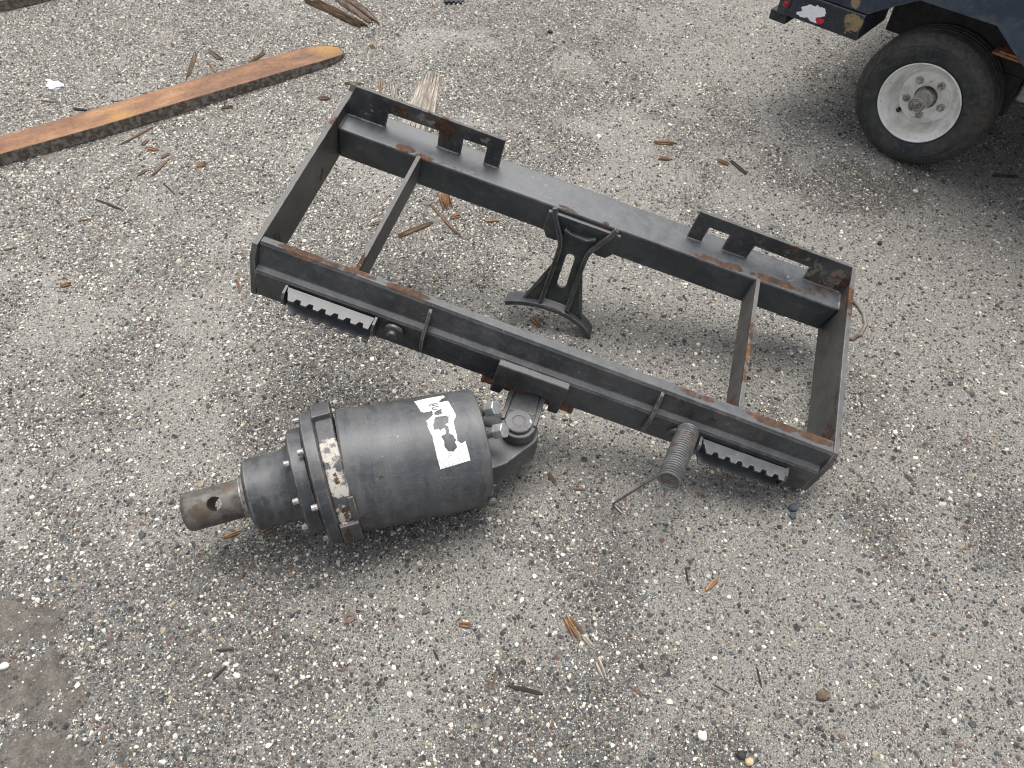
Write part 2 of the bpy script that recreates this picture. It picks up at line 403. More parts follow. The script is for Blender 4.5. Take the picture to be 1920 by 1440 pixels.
SLIVERS = [
    (-0.873, 3.135, -0.585, 2.886, 0.0455, 'b', 'long brown split board lying at the top edge, narrower of the two beside each other'),
    (-0.731, 3.154, -0.545, 2.913, 0.0563, 'm', 'thick brown and grey split board at the top edge, wider of the two'),
    (-1.202, 2.713, -1.176, 2.483, 0.0152, 'b', 'upright brown stick touching the back edge of the long rusty fork'),
    (-1.158, 2.706, -1.086, 2.629, 0.0164, 'b', 'short grey-brown stick behind the rusty fork, furthest from it'),
    (-1.143, 2.627, -1.089, 2.545, 0.0077, 'b', 'short thin brown stick leaning close to the back edge of the rusty fork'),
    (-0.937, 2.696, -0.986, 2.604, 0.0169, 'b', 'split brown stick poking out behind the rusty fork near its tip'),
    (-1.512, 2.294, -1.456, 2.285, 0.0121, 'd', 'dark flat sliver behind the rusty fork left of the upright stick'),
    (-1.642, 2.345, -1.58, 2.332, 0.007, 'b', 'thin pale sliver behind the rusty fork below the white scrap'),
    (-1.288, 2.072, -1.189, 2.213, 0.0098, 'b', 'long thin brown stick lying in front of the rusty fork'),
    (-1.206, 2.083, -1.196, 2.116, 0.0117, 'b', 'tiny upright brown chip left of the light chip in front of the fork'),
    (-1.192, 2.072, -1.14, 2.055, 0.0126, 'o', 'light orange-brown chip lying in front of the rusty fork'),
    (-1.124, 2.015, -1.099, 2.041, 0.0129, 'b', 'small brown chip at the top end of the crossed stick in front of the fork'),
    (-1.126, 1.908, -1.09, 2.024, 0.0094, 'b', 'slanting brown stick below the small brown chip in front of the fork'),
    (-1.166, 1.918, -1.143, 1.955, 0.011, 'b', 'small brown sliver left of the foot of the slanting stick'),
    (-0.998, 1.966, -0.97, 1.987, 0.0165, 'o', 'short stubby light chip alone between the rusty fork and the frame'),
    (-1.075, 1.885, -1.024, 1.831, 0.0032, 'd', "hair-thin dark twig leaning right, above the frame's left side"),
    (-1.25, 1.798, -1.155, 1.752, 0.0068, 'd', "thin black twig on pale gravel left of the frame's near left corner"),
    (-1.265, 1.698, -1.228, 1.708, 0.0075, 'b', 'faint thin brown sliver below the thin black twig'),
    (-1.007, 2.306, -0.967, 2.313, 0.0135, 'b', 'short brown chip in front of the fork between fork and frame corner'),
    (-0.611, 2.479, -0.541, 2.474, 0.0168, 'b', "dark-edged flat chip just behind the frame's far left corner"),
    (-0.688, 2.378, -0.642, 2.372, 0.0184, 'b', "small flat brown chip left of the frame's far left corner"),
    (-0.489, 2.53, -0.473, 2.394, 0.0131, 'o', 'narrow orange stick behind the far beam, left of the white-grey stick'),
    (-0.444, 2.502, -0.408, 2.31, 0.0223, 'g', 'white-grey split stick behind the far beam left of the big weathered plank'),
    (-0.556, 2.759, -0.535, 2.723, 0.0147, 'o', 'small orange nugget of wood above the far left corner of the frame'),
    (-0.217, 1.866, -0.198, 1.767, 0.032, 'o', 'broad orange split chunk of wood inside the frame, biggest there'),
    (-0.253, 1.803, -0.145, 1.638, 0.01, 'b', 'long thin brown stick inside the frame pointing down right'),
    (-0.34, 1.646, -0.236, 1.714, 0.0171, 'b', 'split brown stick inside the frame pointing up right'),
    (-0.249, 1.687, -0.24, 1.641, 0.0122, 'g', 'short grey chip inside the frame below the split brown stick'),
    (-0.189, 1.735, -0.156, 1.748, 0.014, 'o', 'small orange chip inside the frame beside the long thin stick'),
    (-0.092, 1.724, -0.042, 1.725, 0.0122, 'o', 'small orange chip inside the frame, furthest right of the left bay'),
    (-0.422, 1.698, -0.337, 1.732, 0.0119, 'b', "brown stick lying under the frame's left cross bar"),
    (-0.747, 1.466, -0.728, 1.417, 0.0082, 'b', 'brown chip standing by the near left corner of the frame'),
    (0.046, 1.34, 0.075, 1.295, 0.012, 'o', 'orange chip between the curved saddle foot and the near beam'),
    (0.455, 1.427, 0.464, 1.405, 0.0031, 'd', 'hair-thin dark twig right of the curved saddle'),
    (0.435, 1.378, 0.447, 1.375, 0.008, 'b', 'tiny brown bit right of the thin dark twig inside the frame'),
    (0.564, 1.146, 0.58, 1.142, 0.007, 'd', 'black sliver by the right cross bar near the near beam'),
    (0.692, 1.369, 0.707, 1.362, 0.0164, 'b', 'reddish-brown chip in the right bay under the far beam'),
    (0.452, 2.139, 0.53, 2.135, 0.0182, 'o', 'orange stick chip on open gravel behind the frame, upper of the pair'),
    (0.454, 2.05, 0.502, 2.045, 0.0146, 'o', 'orange stick chip on open gravel behind the frame, lower of the pair'),
    (0.646, 2.045, 0.683, 2.012, 0.0146, 'o', 'orange-brown chip right of the pair behind the frame'),
    (0.688, 2.041, 0.729, 1.962, 0.012, 'd', 'dark sliver leaning right next to the orange-brown chip behind the frame'),
    (1.496, 1.976, 1.592, 1.973, 0.0118, 'd', 'long dark sliver at the right edge below the trailer wheel'),
    (0.081, 0.87, 0.102, 0.832, 0.0098, 'b', 'dark brown chip right of the grey drum between drum and spring'),
    (0.127, 0.826, 0.164, 0.824, 0.0053, 'b', 'thin brown sliver right of the dark brown chip below the near beam'),
    (0.354, 0.648, 0.353, 0.613, 0.0042, 'd', 'dark upright sliver left of the orange chip in the lower right'),
    (0.388, 0.597, 0.414, 0.625, 0.0089, 'o', 'bright orange chip in the lower right, near the dark upright sliver'),
    (-0.097, 0.524, -0.074, 0.522, 0.0103, 'o', 'short round orange chip on open gravel below the grey drum'),
    (-0.14, 0.475, -0.129, 0.456, 0.0039, 'd', 'small black sliver on open gravel at bottom centre'),
    (0.106, 0.546, 0.131, 0.496, 0.0135, 'o', 'largest orange splinter in the cluster at bottom centre right'),
    (0.116, 0.542, 0.147, 0.505, 0.0074, 'b', 'brown splinter beside the largest orange one at bottom centre right'),
    (0.137, 0.511, 0.158, 0.483, 0.0094, 'g', 'small grey splinter joining the cluster to the long grey chip'),
    (0.163, 0.465, 0.179, 0.419, 0.012, 'g', 'long grey chip at the lower end of the splinter cluster'),
    (-0.001, 0.414, 0.063, 0.399, 0.0066, 'd', 'dark brown bark strip lying near the bottom centre'),
    (-0.022, 0.434, -0.029, 0.406, 0.0039, 'b', 'thin upright brown twig left of the dark bark strip'),
    (-0.545, 0.47, -0.511, 0.471, 0.0058, 'd', 'dark brown chip with pale edge in the lower left, upper of two'),
    (-0.537, 0.417, -0.518, 0.441, 0.0054, 'd', 'dark splinter in the lower left below the pale-edged chip'),
    (-0.702, 0.321, -0.694, 0.305, 0.004, 'b', 'short upright brown sliver near the bottom left corner'),
    (-0.605, 0.495, -0.586, 0.509, 0.0023, 'o', 'thin straw-coloured stick in the lower left'),
    (-0.596, 0.696, -0.554, 0.716, 0.0091, 'o', 'orange splinter lying below the bare drive shaft'),
    (-0.512, 0.709, -0.485, 0.724, 0.0104, 'b', 'brown splinter half under the stepped hub of the drum'),
    (0.372, 0.42, 0.399, 0.403, 0.003, 'b', 'thin brown sliver at the lower right, left of the dark upright one'),
    (0.458, 0.449, 0.459, 0.416, 0.0039, 'd', 'dark upright twig at the lower right above the dirt clod'),
    (-1.21, 1.426, -1.185, 1.439, 0.0135, 'o', 'small orange chip at the left edge beside the frame'),
    (-1.421, 1.567, -1.389, 1.577, 0.0069, 'b', "thin brown sliver at the left edge level with the frame's near corner"),
    (-1.019, 1.055, -1.011, 1.067, 0.008, 'd', "dark chip on gravel left of the rusty steel fork's lower part"),
    (-0.559, 0.876, -0.534, 0.88, 0.0056, 'o', 'tiny orange chip on gravel just above the bare drive shaft')]
for k, (x0, y0, x1, y1, wd, kind, lab) in enumerate(SLIVERS):
    ln = math.hypot(x1 - x0, y1 - y0); cx, cy = (x0 + x1) / 2, (y0 + y1) / 2
    o = obj('board' if wd > .04 else 'wood_splinter', splinter_mesh(ln, wd, 100 + k, th=.016 if wd > .04 else None, fibres=6 if wd > .04 else None), WOOD[kind], None, 0, ang=20)
    o.location = (cx, cy, gz1(cx, cy) + .0014 - (.003 if wd > .04 else 0)); o.rotation_euler = (0, 0, math.atan2(y1 - y0, x1 - x0))
    tag(o, lab, 'board' if wd > .04 else 'splinter', 'split boards at the top edge' if wd > .04 else 'wood splinters strewn on the gravel')
# the big weathered piece behind the far beam
x0, y0, x1, y1 = -.303, 2.557, -.335, 2.14
r = random.Random(5); mb = MB(); ln = math.hypot(x1 - x0, y1 - y0); K = 6
for i in range(K):
    f = (i + .5) / K - .5; a = -ln / 2 + r.uniform(0, .045); b = ln / 2 - r.uniform(0, .05); n = 6; rr = []
    for j in range(n):
        q = j / (n - 1); x = a + (b - a) * q; wid = .062 + .055 * q; tp = 1 if 0 < j < n - 1 else .45
        yy = f * wid + r.uniform(-.0008, .0008); hw = wid / K * .66 * tp; zz = .018 * (1 - 1.0 * abs(f)) * r.uniform(.9, 1.08)
        rr += [(x, yy - hw, 0), (x, yy + hw, 0), (x, yy + hw * .7, zz), (x, yy - hw * .2, zz * 1.12), (x, yy - hw * .85, zz * .85)]
    fs = [(j * 5 + c, j * 5 + (c + 1) % 5, (j + 1) * 5 + (c + 1) % 5, (j + 1) * 5 + c) for j in range(n - 1) for c in range(5)]
    mb.add(rr, fs + [(4, 3, 2, 1, 0), tuple((n - 1) * 5 + c for c in range(5))])
o = obj('weathered_plank', mb, WOOD['g'], None, 0, ang=20); cx, cy = (x0 + x1) / 2, (y0 + y1) / 2
o.location = (cx, cy, gz1(cx, cy) - .001); o.rotation_euler = (0, 0, math.atan2(y1 - y0, x1 - x0))
tag(o, 'broad weathered grey split plank sticking out behind the far beam', 'plank')

# small litter
def lump(name, x, y, sx, sy, sz, m, seed, label, cat, rz=0, sub=2, amp=.18, sink=.2):
    bm = bmesh.new(); bmesh.ops.create_icosphere(bm, subdivisions=sub, radius=.5); r = random.Random(seed)
    for v in bm.verts:
        k = 1 + r.uniform(-amp, amp); v.co = Vector((v.co.x * sx * k, v.co.y * sy * k, v.co.z * sz * k))
    me = bpy.data.meshes.new(name); bm.to_mesh(me); bm.free(); me.materials.append(m)
    me.polygons.foreach_set('use_smooth', [sub > 1] * len(me.polygons))
    o = bpy.data.objects.new(name, me); C.objects.link(o); o.location = (x, y, gz1(x, y) + sz * (.5 - sink)); o.rotation_euler = (0, 0, rz)
    return tag(o, label, cat)
M_clod = simple('dirt_clod', (.09, .065, .045), (.17, .13, .09), 90, .95, bump=.9, bd=.003)
M_white = simple('white_scrap', (.74, .75, .76), (.86, .87, .88), 60, .8, bump=.5, bd=.002)
M_black = simple('black_rubber', (.015, .016, .018), (.04, .042, .045), 70, .7, bump=.6, bd=.002)
M_quartz = simple('pale_stone', (.62, .58, .50), (.82, .80, .76), 120, .8)
M_slate = simple('slate_stone', (.05, .065, .08), (.09, .11, .125), 120, .8)
M_ochre = simple('ochre_stone', (.45, .30, .14), (.6, .5, .36), 120, .8)
lump('white_scrap', -1.630, 2.440, .060, .050, .010, M_white, 1, 'crumpled white scrap on the gravel behind the rusty fork', 'scrap', -.5, 3, .35)
lump('white_scrap', -1.665, 2.475, .03, .014, .006, M_white, 2, 'tiny white flake touching the crumpled white scrap', 'scrap', -.5)
lump('dirt_clod', .567, .402, .026, .018, .012, M_clod, 3, 'brown dirt clod with fibres at the lower right', 'clod', .4, 3, .25)
lump('pebble', .413, .292, .016, .013, .012, M_ochre, 4, 'pale ochre pebble at the bottom edge right of centre', 'stone', .2)
lump('pebble', .402, .302, .018, .015, .010, M_black, 14, 'black pebble against the pale ochre pebble at the bottom edge', 'stone', .2)
lump('pebble', .339, .331, .019, .017, .013, M_quartz, 5, 'white rounded pebble, largest near the bottom right', 'stone', 1.0)
lump('pebble', -.921, .434, .018, .014, .012, M_quartz, 6, 'white pebble at the left edge beside the mud', 'stone', .4)
lump('pebble', 1.046, 1.647, .018, .014, .012, M_black, 7, 'black pebble on open gravel right of the frame', 'stone', .9)
lump('pebble', .13, 2.877, .022, .016, .014, M_black, 8, 'black pebble at the top centre of the lot', 'stone', .1)
lump('pebble', 1.541, 1.863, .018, .012, .007, M_ochre, 9, 'orange chip of stone at the right edge', 'stone', .2)
lump('pebble', .601, .785, .024, .018, .014, M_slate, 10, 'slate-blue stone under the near right corner of the frame', 'stone', .5)
lump('pebble', .596, .765, .016, .014, .010, M_slate, 11, 'smaller slate stone in front of the one under the frame corner', 'stone', 1.5)
mb = MB()
for k in range(4): mb.box((-.034 + k * .019, -.02, 0), (-.034 + k * .019 + .011, .03, .016 - .002 * k))
mb.box((-.04, -.004, .0), (.045, .02, .009))
o = obj('rubber_block', mb, M_black, None, .002); o.location = (-.261, 3.125, gz1(-.261, 3.125) - .001); o.rotation_euler = (0, 0, .12)
tag(o, 'black ribbed lump of rubber at the top centre edge', 'rubber')
M_wash = simple('rusty_washer', (.10, .065, .05), (.17, .12, .09), 200, .8)
mb = MB(); ringo = [(.0105 * math.cos(a), .0105 * math.sin(a), 0) for a in np.linspace(0, 6.283, 33)[:-1]]; ringi = [(.004 * math.cos(a), .004 * math.sin(a), 0) for a in np.linspace(0, 6.283, 17)[:-1]]
mb.prism(ringo, (0, 0, .0022), holes=[ringi])
o = obj('washer', mb, M_wash, None, 0); o.location = (-.306, .535, gz1(-.306, .535) + .0015); o.rotation_euler = (.05, -.04, 0); tag(o, 'small rusty washer on the gravel below the drum', 'washer')

# ------------------------------------------------------------------ rusty fork tines
def fork_mat(name):
    t = NT(name); n = t.noise(6, 5, .6, co=t.scaled((1, 2.5, 2.5))); n2 = t.noise(70, 5, .7); n3 = t.noise(18, 4, .6)
    top = t.ramp(n, [(.32, (.12, .062, .038)), (.47, (.20, .100, .052)), (.6, (.27, .140, .070)), (.72, (.36, .21, .11))])
    top = t.mix(t.step(n2, .52, .7, 0, .55), top, (.10, .055, .035))
    top = t.mix(t.step(n3, .55, .7, 0, .45), top, (.17, .12, .09))
    top = t.mix(t.spots([((1.13, .03, .02), (.07, .05, .08), .4), ((.36, -.05, .03), (.04, .05, .05), .5)]), top, (.44, .25, .05))
    side = t.mix(t.step(t.noise(60, 5, .7), .40, .62), (.080, .056, .042), (.22, .20, .175))
    ge = t.n('ShaderNodeNewGeometry'); s = t.n('ShaderNodeSeparateXYZ'); t.l(ge.outputs['Normal'], s.inputs[0])
    lower = t.math('LESS_THAN', s.outputs[2], .6)
    c = t.mix(lower, top, side)
    return t.fin(c, t.step(n2, .3, .7, .55, .85), 0, t.bump(t.math('ADD', n2, n3), .5, .002))
FK = fork_mat('rusty_fork_steel')
def fork(name, x, y, ang, tab, th, label):
    mb = MB(); vs = []
    for s, a, b, h, z0 in tab: vs += [(s, a, z0), (s, b, z0), (s, b, h), (s, a, h)]
    fs = [(j * 4 + c, (j + 1) * 4 + c, (j + 1) * 4 + (c + 1) % 4, j * 4 + (c + 1) % 4) for j in range(len(tab) - 1) for c in range(4)]
    mb.add(vs, [f[::-1] for f in fs] + [(0, 1, 2, 3), tuple(len(vs) - 4 + c for c in range(4))[::-1]])
    o = obj(name, mb, FK, None, .003, 2); o.location = (x, y, gz1(x, y) - .001); o.rotation_euler = (0, 0, ang)
    return tag(o, label, 'fork tine', 'rusty steel forks on the ground')
# nearer, lower edge runs (-1.60,1.98) > (-.906,2.432) > tip (-.645,2.66)
a_ = math.atan2(2.432 - 1.979, -.906 + 1.596)
fork('fork_tine', -1.622, 2.025, a_, [(-.9, -.062, .045, .042, 0), (0, -.062, .043, .042, 0), (.28, -.066, .045, .042, 0), (.6, -.059, .060, .042, 0), (.88, -.051, .074, .040, 0), (1.0, -.046, .079, .037, 0), (1.07, -.041, .078, .034, .002), (1.115, -.034, .070, .031, .004), (1.15, -.024, .056, .027, .007), (1.172, -.010, .036, .023, .010)], .042, 'long rusty steel fork with a tapered tip lying across the upper left')
fork('fork_tine', -2.07, 3.04, a_, [(-.6, -.05, .05, .042, 0), (0, -.05, .05, .042, 0), (.5, -.05, .05, .042, 0), (.9, -.05, .05, .03, 0)], .042, 'rusty steel fork, only its edge showing in the top left corner')

# ------------------------------------------------------------------ attachment frame
FM = Matrix(((0.94536, 0.278757, 0.169084, -0.51963), (-0.245859, 0.950137, -0.191813, 1.12436), (-0.214122, 0.139761, 0.966757, 0.41744), (0, 0, 0, 1)))
W_, L_ = 1.243, .491
frame = empty('mounting_frame', FM, 'dark grey steel rectangular quick-attach frame with worn paint, tilted on the gravel', 'attachment frame')
GREY = (.033, .037, .042)
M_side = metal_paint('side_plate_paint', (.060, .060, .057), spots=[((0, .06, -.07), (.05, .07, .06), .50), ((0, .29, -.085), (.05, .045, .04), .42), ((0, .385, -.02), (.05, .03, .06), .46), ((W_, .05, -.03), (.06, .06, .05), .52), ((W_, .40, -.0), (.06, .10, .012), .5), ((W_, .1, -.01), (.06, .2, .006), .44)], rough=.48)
for u0 in (0.0, W_ - .012):
    mb = MB(); prof = [(.004, .0015), (-.014, -.022), (-.036, -.121), (-.028, -.124), (.40, -.124), (.462, -.09), (.492, -.055), (.500, -.012), (.508, .004), (.497, .010), (.484, -.0015), (.25, .0022)]
    if u0 > 0: prof = [(.004, .0015), (-.014, -.022), (-.034, -.120), (-.030, -.124), (.40, -.124), (.462, -.09), (.492, -.055), (.504, -.004), (.498, .006), (.25, .0018)]
    mb.prism([(u0, a, b) for a, b in prof], (.012, 0, 0)); obj('side_plate', mb, M_side, frame, .0015)
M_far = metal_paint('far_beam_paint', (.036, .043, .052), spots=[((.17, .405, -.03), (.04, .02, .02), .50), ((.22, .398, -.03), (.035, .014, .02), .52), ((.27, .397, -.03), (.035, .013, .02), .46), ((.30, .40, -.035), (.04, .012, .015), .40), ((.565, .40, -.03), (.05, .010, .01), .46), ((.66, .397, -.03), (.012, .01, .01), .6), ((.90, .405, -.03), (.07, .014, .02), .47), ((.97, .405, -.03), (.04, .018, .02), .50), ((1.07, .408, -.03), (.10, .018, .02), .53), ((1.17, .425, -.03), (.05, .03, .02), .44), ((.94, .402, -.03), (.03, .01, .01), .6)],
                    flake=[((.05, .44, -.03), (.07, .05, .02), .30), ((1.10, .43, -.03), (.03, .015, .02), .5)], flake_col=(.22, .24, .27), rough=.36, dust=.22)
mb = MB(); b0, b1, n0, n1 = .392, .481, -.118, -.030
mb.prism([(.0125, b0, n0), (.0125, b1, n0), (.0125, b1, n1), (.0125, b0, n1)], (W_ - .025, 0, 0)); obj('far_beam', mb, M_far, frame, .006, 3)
# slotted lips standing on the far beam
LN = Vector((0, .014, .076)).normalized()
def lp(u, s): return (u, .4435 + LN.y * s, -.0295 + LN.z * s)
M_lip = metal_paint('lip_paint', (.036, .038, .041), spots=[((.14, .45, .025), (.035, .03, .03), .47), ((.245, .45, .02), (.04, .04, .05), .52), ((.20, .45, .045), (.06, .03, .010), .40)], flake=[((.07, .446, -.006), (.05, .03, .022), .49), ((.10, .446, .004), (.03, .03, .025), .47), ((.20, .45, .03), (.05, .03, .025), .45), ((.34, .45, .03), (.04, .03, .02), .42)], flake_col=(.21, .185, .14), rough=.5, dust=.6)
M_lip2 = metal_paint('lip_paint_scorched', (.036, .038, .041), spots=[((1.215, .45, .0), (.05, .03, .035), .44), ((1.08, .45, .035), (.035, .03, .02), .40), ((1.19, .45, -.02), (.07, .03, .014), .44)], flake=[((1.13, .446, .01), (.06, .04, .04), .56), ((1.19, .446, .0), (.06, .04, .05), .56)], flake_col=(.20, .155, .11), rough=.55, dust=.6)
outl = [(.0125, -.0), (.0125, .030), (.030, .0755), (.384, .0755), (.384, 0), (.347, 0), (.347, .043), (.290, .042), (.290, 0), (.234, 0), (.232, .040), (.110, .038), (.106, 0)]
mb = MB(); mb.prism([lp(u, s) for u, s in outl], (0, .008, -.001)); obj('slotted_lip', mb, M_lip, frame, .001)
outl = [(.848, 0), (.848, .0755), (W_ - .03, .0745), (W_ - .0125, .040), (W_ - .0125, 0), (1.136, 0), (1.132, .036), (.997, .039), (.995, 0), (.934, 0), (.934, .044), (.884, .044), (.883, 0)]
mb = MB(); mb.prism([lp(u, s) for u, s in outl], (0, .008, -.001)); obj('slotted_lip', mb, M_lip2, frame, .001)
# weld beads
M_weld = metal_paint('weld_paint', (.05, .056, .064), rough=.35, dust=.2)
def weld(a, b, r, name='weld_bead', seed=0):
    a, b = Vector(a), Vector(b); n = max(6, int((b - a).length / .004)); rr = random.Random(seed)
    pts = [a + (b - a) * (i / n) + Vector((rr.uniform(-1, 1), rr.uniform(-1, 1), rr.uniform(-1, 1))) * r * .15 for i in range(n + 1)]
    mb = MB(); mb.tube(pts, [r * (1 + .22 * (i % 2)) * (.5 if i in (0, n) else 1) for i in range(n + 1)], 8); return obj(name, mb, M_weld, frame, 0)
for k, (a, b) in enumerate([((.014, .441, -.030), (.106, .442, -.030)), ((.232, .442, -.030), (.29, .442, -.030)), ((.347, .442, -.03), (.384, .442, -.03)), ((.848, .442, -.03), (.883, .442, -.03)), ((.934, .442, -.03), (.995, .442, -.03)), ((1.136, .442, -.03), (W_ - .013, .442, -.03)), ((.014, .394, -.032), (.014, .445, -.031)), ((W_ - .014, .394, -.032), (W_ - .014, .44, -.031))]):
    weld(a, b, .0035, seed=k)
# cross bars
M_bar = metal_paint('cross_bar_paint', (.060, .058, .055), spots=[((.21, .05, -.01), (.03, .05, .012), .5), ((.21, .25, .0), (.03, .2, .006), .40), ((1.03, .2, -.012), (.02, .25, .010), .46), ((1.03, .06, -.05), (.03, .04, .05), .48)], rough=.5, dust=.7)
for u0 in (.2035, 1.026):
    mb = MB(); mb.prism([(u0, .026, -.004), (u0, .026, -.08), (u0, .3925, -.100), (u0, .3925, -.024)], (.0095, 0, 0)); obj('cross_bar', mb, M_bar, frame, .001)
# near beam: bent plate
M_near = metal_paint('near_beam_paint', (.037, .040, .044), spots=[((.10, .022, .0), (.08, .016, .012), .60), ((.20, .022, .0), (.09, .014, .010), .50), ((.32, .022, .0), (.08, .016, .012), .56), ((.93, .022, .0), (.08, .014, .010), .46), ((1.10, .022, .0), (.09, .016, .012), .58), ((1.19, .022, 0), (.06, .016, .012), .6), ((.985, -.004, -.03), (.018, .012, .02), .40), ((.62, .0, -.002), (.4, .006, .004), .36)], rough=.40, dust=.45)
pL = [(.031, -.0015), (.017, .0012), (.011, -.003), (-.0095, -.0445), (-.0205, -.0485), (-.0245, -.053), (-.026, -.062), (-.034, -.1205), (-.024, -.1235), (.020, -.1235), (.031, -.10)]
pR = [(.031, -.0015), (.004, .0008), (-.001, -.004)] + pL[3:]
mb = MB(); n = len(pL); vs = []
for f in np.linspace(0, 1, 13):
    k = f ** 1.5; sag = .0006 * math.sin(f * 9)
    vs += [(.0125 + f * (W_ - .025), a + (c - a) * k, b + (d - b) * k + sag) for (a, b), (c, d) in zip(pL, pR)]
mb.add(vs, [(j * n + i, j * n + (i + 1) % n, (j + 1) * n + (i + 1) % n, (j + 1) * n + i)[::-1] for j in range(12) for i in range(n)] + [tuple(range(n))[::-1], tuple(12 * n + i for i in range(n))])
bm = bmesh.new(); me_ = bpy.data.meshes.new('tmp'); me_.from_pydata(mb.v, [], mb.f); bm.from_mesh(me_); bmesh.ops.recalc_face_normals(bm, faces=bm.faces); bm.faces.ensure_lookup_table(); mb.f = [tuple(v.index for v in f.verts) for f in bm.faces]; bm.free()
obj('near_beam', mb, M_near, frame, .0016, 2, 20)
# small ribs on the near beam
M_rib = metal_paint('rib_paint', (.055, .057, .058), edge=1, rough=.45, dust=.6)
for u0 in (.374, .865):
    mb = MB(); mb.prism([(u0, .002, -.001), (u0, -.006, -.003), (u0, -.040, -.050), (u0, -.044, -.064), (u0, -.040, -.104), (u0, -.030, -.106), (u0, -.02, -.06), (u0, -.006, -.046)], (.007, 0, 0)); obj('rib', mb, M_rib, frame, .001)
# serrated steps
M_step = metal_paint('step_paint', (.040, .045, .051), spots=[((.22, -.05, -.07), (.03, .012, .01), .52), ((.15, -.058, -.07), (.06, .006, .01), .50), ((.25, -.05, -.07), (.015, .015, .02), .45), ((1.09, -.055, -.07), (.03, .008, .01), .46)], rough=.36, dust=.3)
def step_tread(ua, ub, dn):
    def serr(n_, v_in, v_out, depth, name):
        n_ += dn; pts = [(ua, v_in, n_), (ub, v_in, n_)]; k = 7; p = (ub - ua) / k; out = []
        for i in range(k):
            a = ub - i * p; out += [(a - .002, v_out, n_), (a - p * .52, v_out, n_)]
            if i < k - 1: out += [(a - p * .60, v_out + depth, n_), (a - p * .92, v_out + depth, n_)]
        pts += out
        mb = MB(); mb.prism(pts, (0, .0015, -.0075)); return mb
    m1 = serr(-.066, -.030, -.060, .009, 'u'); o = obj('serrated_step', m1, M_step, frame, .0008)
    m2 = serr(-.103, -.034, -.068, .008, 'l')
    mbw = MB(); mbw.box((ua + .002, -.040, -.108 + dn), (ub - .002, -.030, -.068 + dn)); obj('step_web', mbw, M_step, o, .0008)
    obj('lower_serration', m2, M_step, o, .0008)
    for e in (ua - .006, ub):
        mb = MB(); mb.prism([(e, q[0], q[1] + dn) for q in ((-.026, -.066), (-.046, -.068), (-.054, -.078), (-.056, -.096), (-.050, -.108), (-.030, -.109))], (.006, 0, 0)); obj('step_end', mb, M_step, o, .001)
step_tread(.086, .272, .011); step_tread(W_ - .257, W_ - .074, .002)
# bosses
for u0, nb_ in ((.315, -.075), (.938, -.080)):
    mb = MB(); mb.lathe([(0, .021), (.006, .021), (.009, .017), (.009, .0115), (.017, .0115), (.019, .009)], (u0, -.028, nb_), (0, -1, -.06), 32); obj('spring_boss', mb, M_near, frame, .0006)
# coil spring on the right boss
M_spr = simple('spring_steel', (.13, .13, .128), (.24, .24, .238), 30, .34, .5, .1, .0004, (.15, .115, .095), 30)
A_ = Vector((.9455, -.040, -.043)); B_ = Vector((.912, -.188, .010)); axd = (B_ - A_); ln = axd.length; axd.normalize(); e1 = axd.orthogonal().normalized(); e2 = axd.cross(e1)
turns, rad, wr = 23, .0208, .0026; pts = []
for i in range(turns * 22 + 1):
    f = i / (turns * 22); a = f * turns * 2 * math.pi + 2.3
    pts.append(A_ + axd * (ln * f) + (e1 * math.cos(a) + e2 * math.sin(a)) * rad)
FMi = FM.inverted()
tl = [Vector(q) for q in ((.8683, -.172, -.2063), (.8748, -.1764, -.2084), (.8902, -.1873, -.2034), (.8848, -.1759, -.2062))]
# leave the coil on a tangent towards the ground
best = min(range(len(pts) - 23, len(pts)), key=lambda i: -((pts[i] - pts[i - 1]).normalized()).dot((tl[0] - pts[i]).normalized()))
pts = pts[:best + 1]; p_end = pts[-1]
for f in (.08, .3, .6, .9, 1.0): pts.append(p_end.lerp(tl[0], f))
pts += [tl[0] + Vector((.002, -.002, -.003)), tl[1], tl[2], tl[3]]
mb = MB(); mb.tube(pts, wr, 8); obj('coil_spring', mb, M_spr, frame, 0)
# hitch bracket with pin
M_brk = metal_paint('bracket_paint', (.038, .041, .044), rough=.45, dust=.5)
mb = MB(); mb.prism([(.540, -.0405, -.0455), (.691, -.0405, -.0455), (.693, -.0425, -.158), (.670, -.0425, -.160), (.666, -.042, -.118), (.658, -.042, -.110), (.580, -.042, -.108), (.571, -.042, -.118), (.562, -.0425, -.158), (.539, -.0425, -.158)], (0, .0165, 0)); br = obj('hitch_bracket', mb, M_brk, frame, .0035, 3)
for u0 in (.540, .6765):
    mb = MB(); mb.prism([(u0, -.0365, -.06), (u0, .03, -.125), (u0, .03, -.165), (u0, -.01, -.172), (u0, -.0365, -.160)], (.016, 0, 0)); obj('bracket_cheek', mb, M_brk, br, .002)
M_pin = simple('rusty_pin', (.085, .035, .02), (.16, .075, .045), 90, .8, .1, .5, .001)
mb = MB(); mb.lathe([(0, .0115), (.002, .014), (.006, .014), (.008, .0125), (.196, .0125), (.198, .014), (.204, .014), (.206, .0115)], (.5145, -.026, -.136), (1, 0, 0), 24); obj('hitch_pin', mb, M_pin, br, .0006)
# bent rod on the right side plate
mb = MB(); mb.tube([(W_ - .006, .455, -.05), (1.252, .438, -.030), (1.262, .40, -.006), (1.268, .3676, .008), (1.270, .335, .014), (1.266, .315, .004), (1.258, .308, -.012), (1.246, .312, -.018), (W_ - .004, .316, -.020)], .0052, 10)
M_rod = simple('bent_rod_steel', (.14, .12, .10), (.26, .235, .20), 60, .6, .4, .4, .001, (.17, .065, .025), 22)
obj('bent_rod', mb, M_rod, frame, 0)
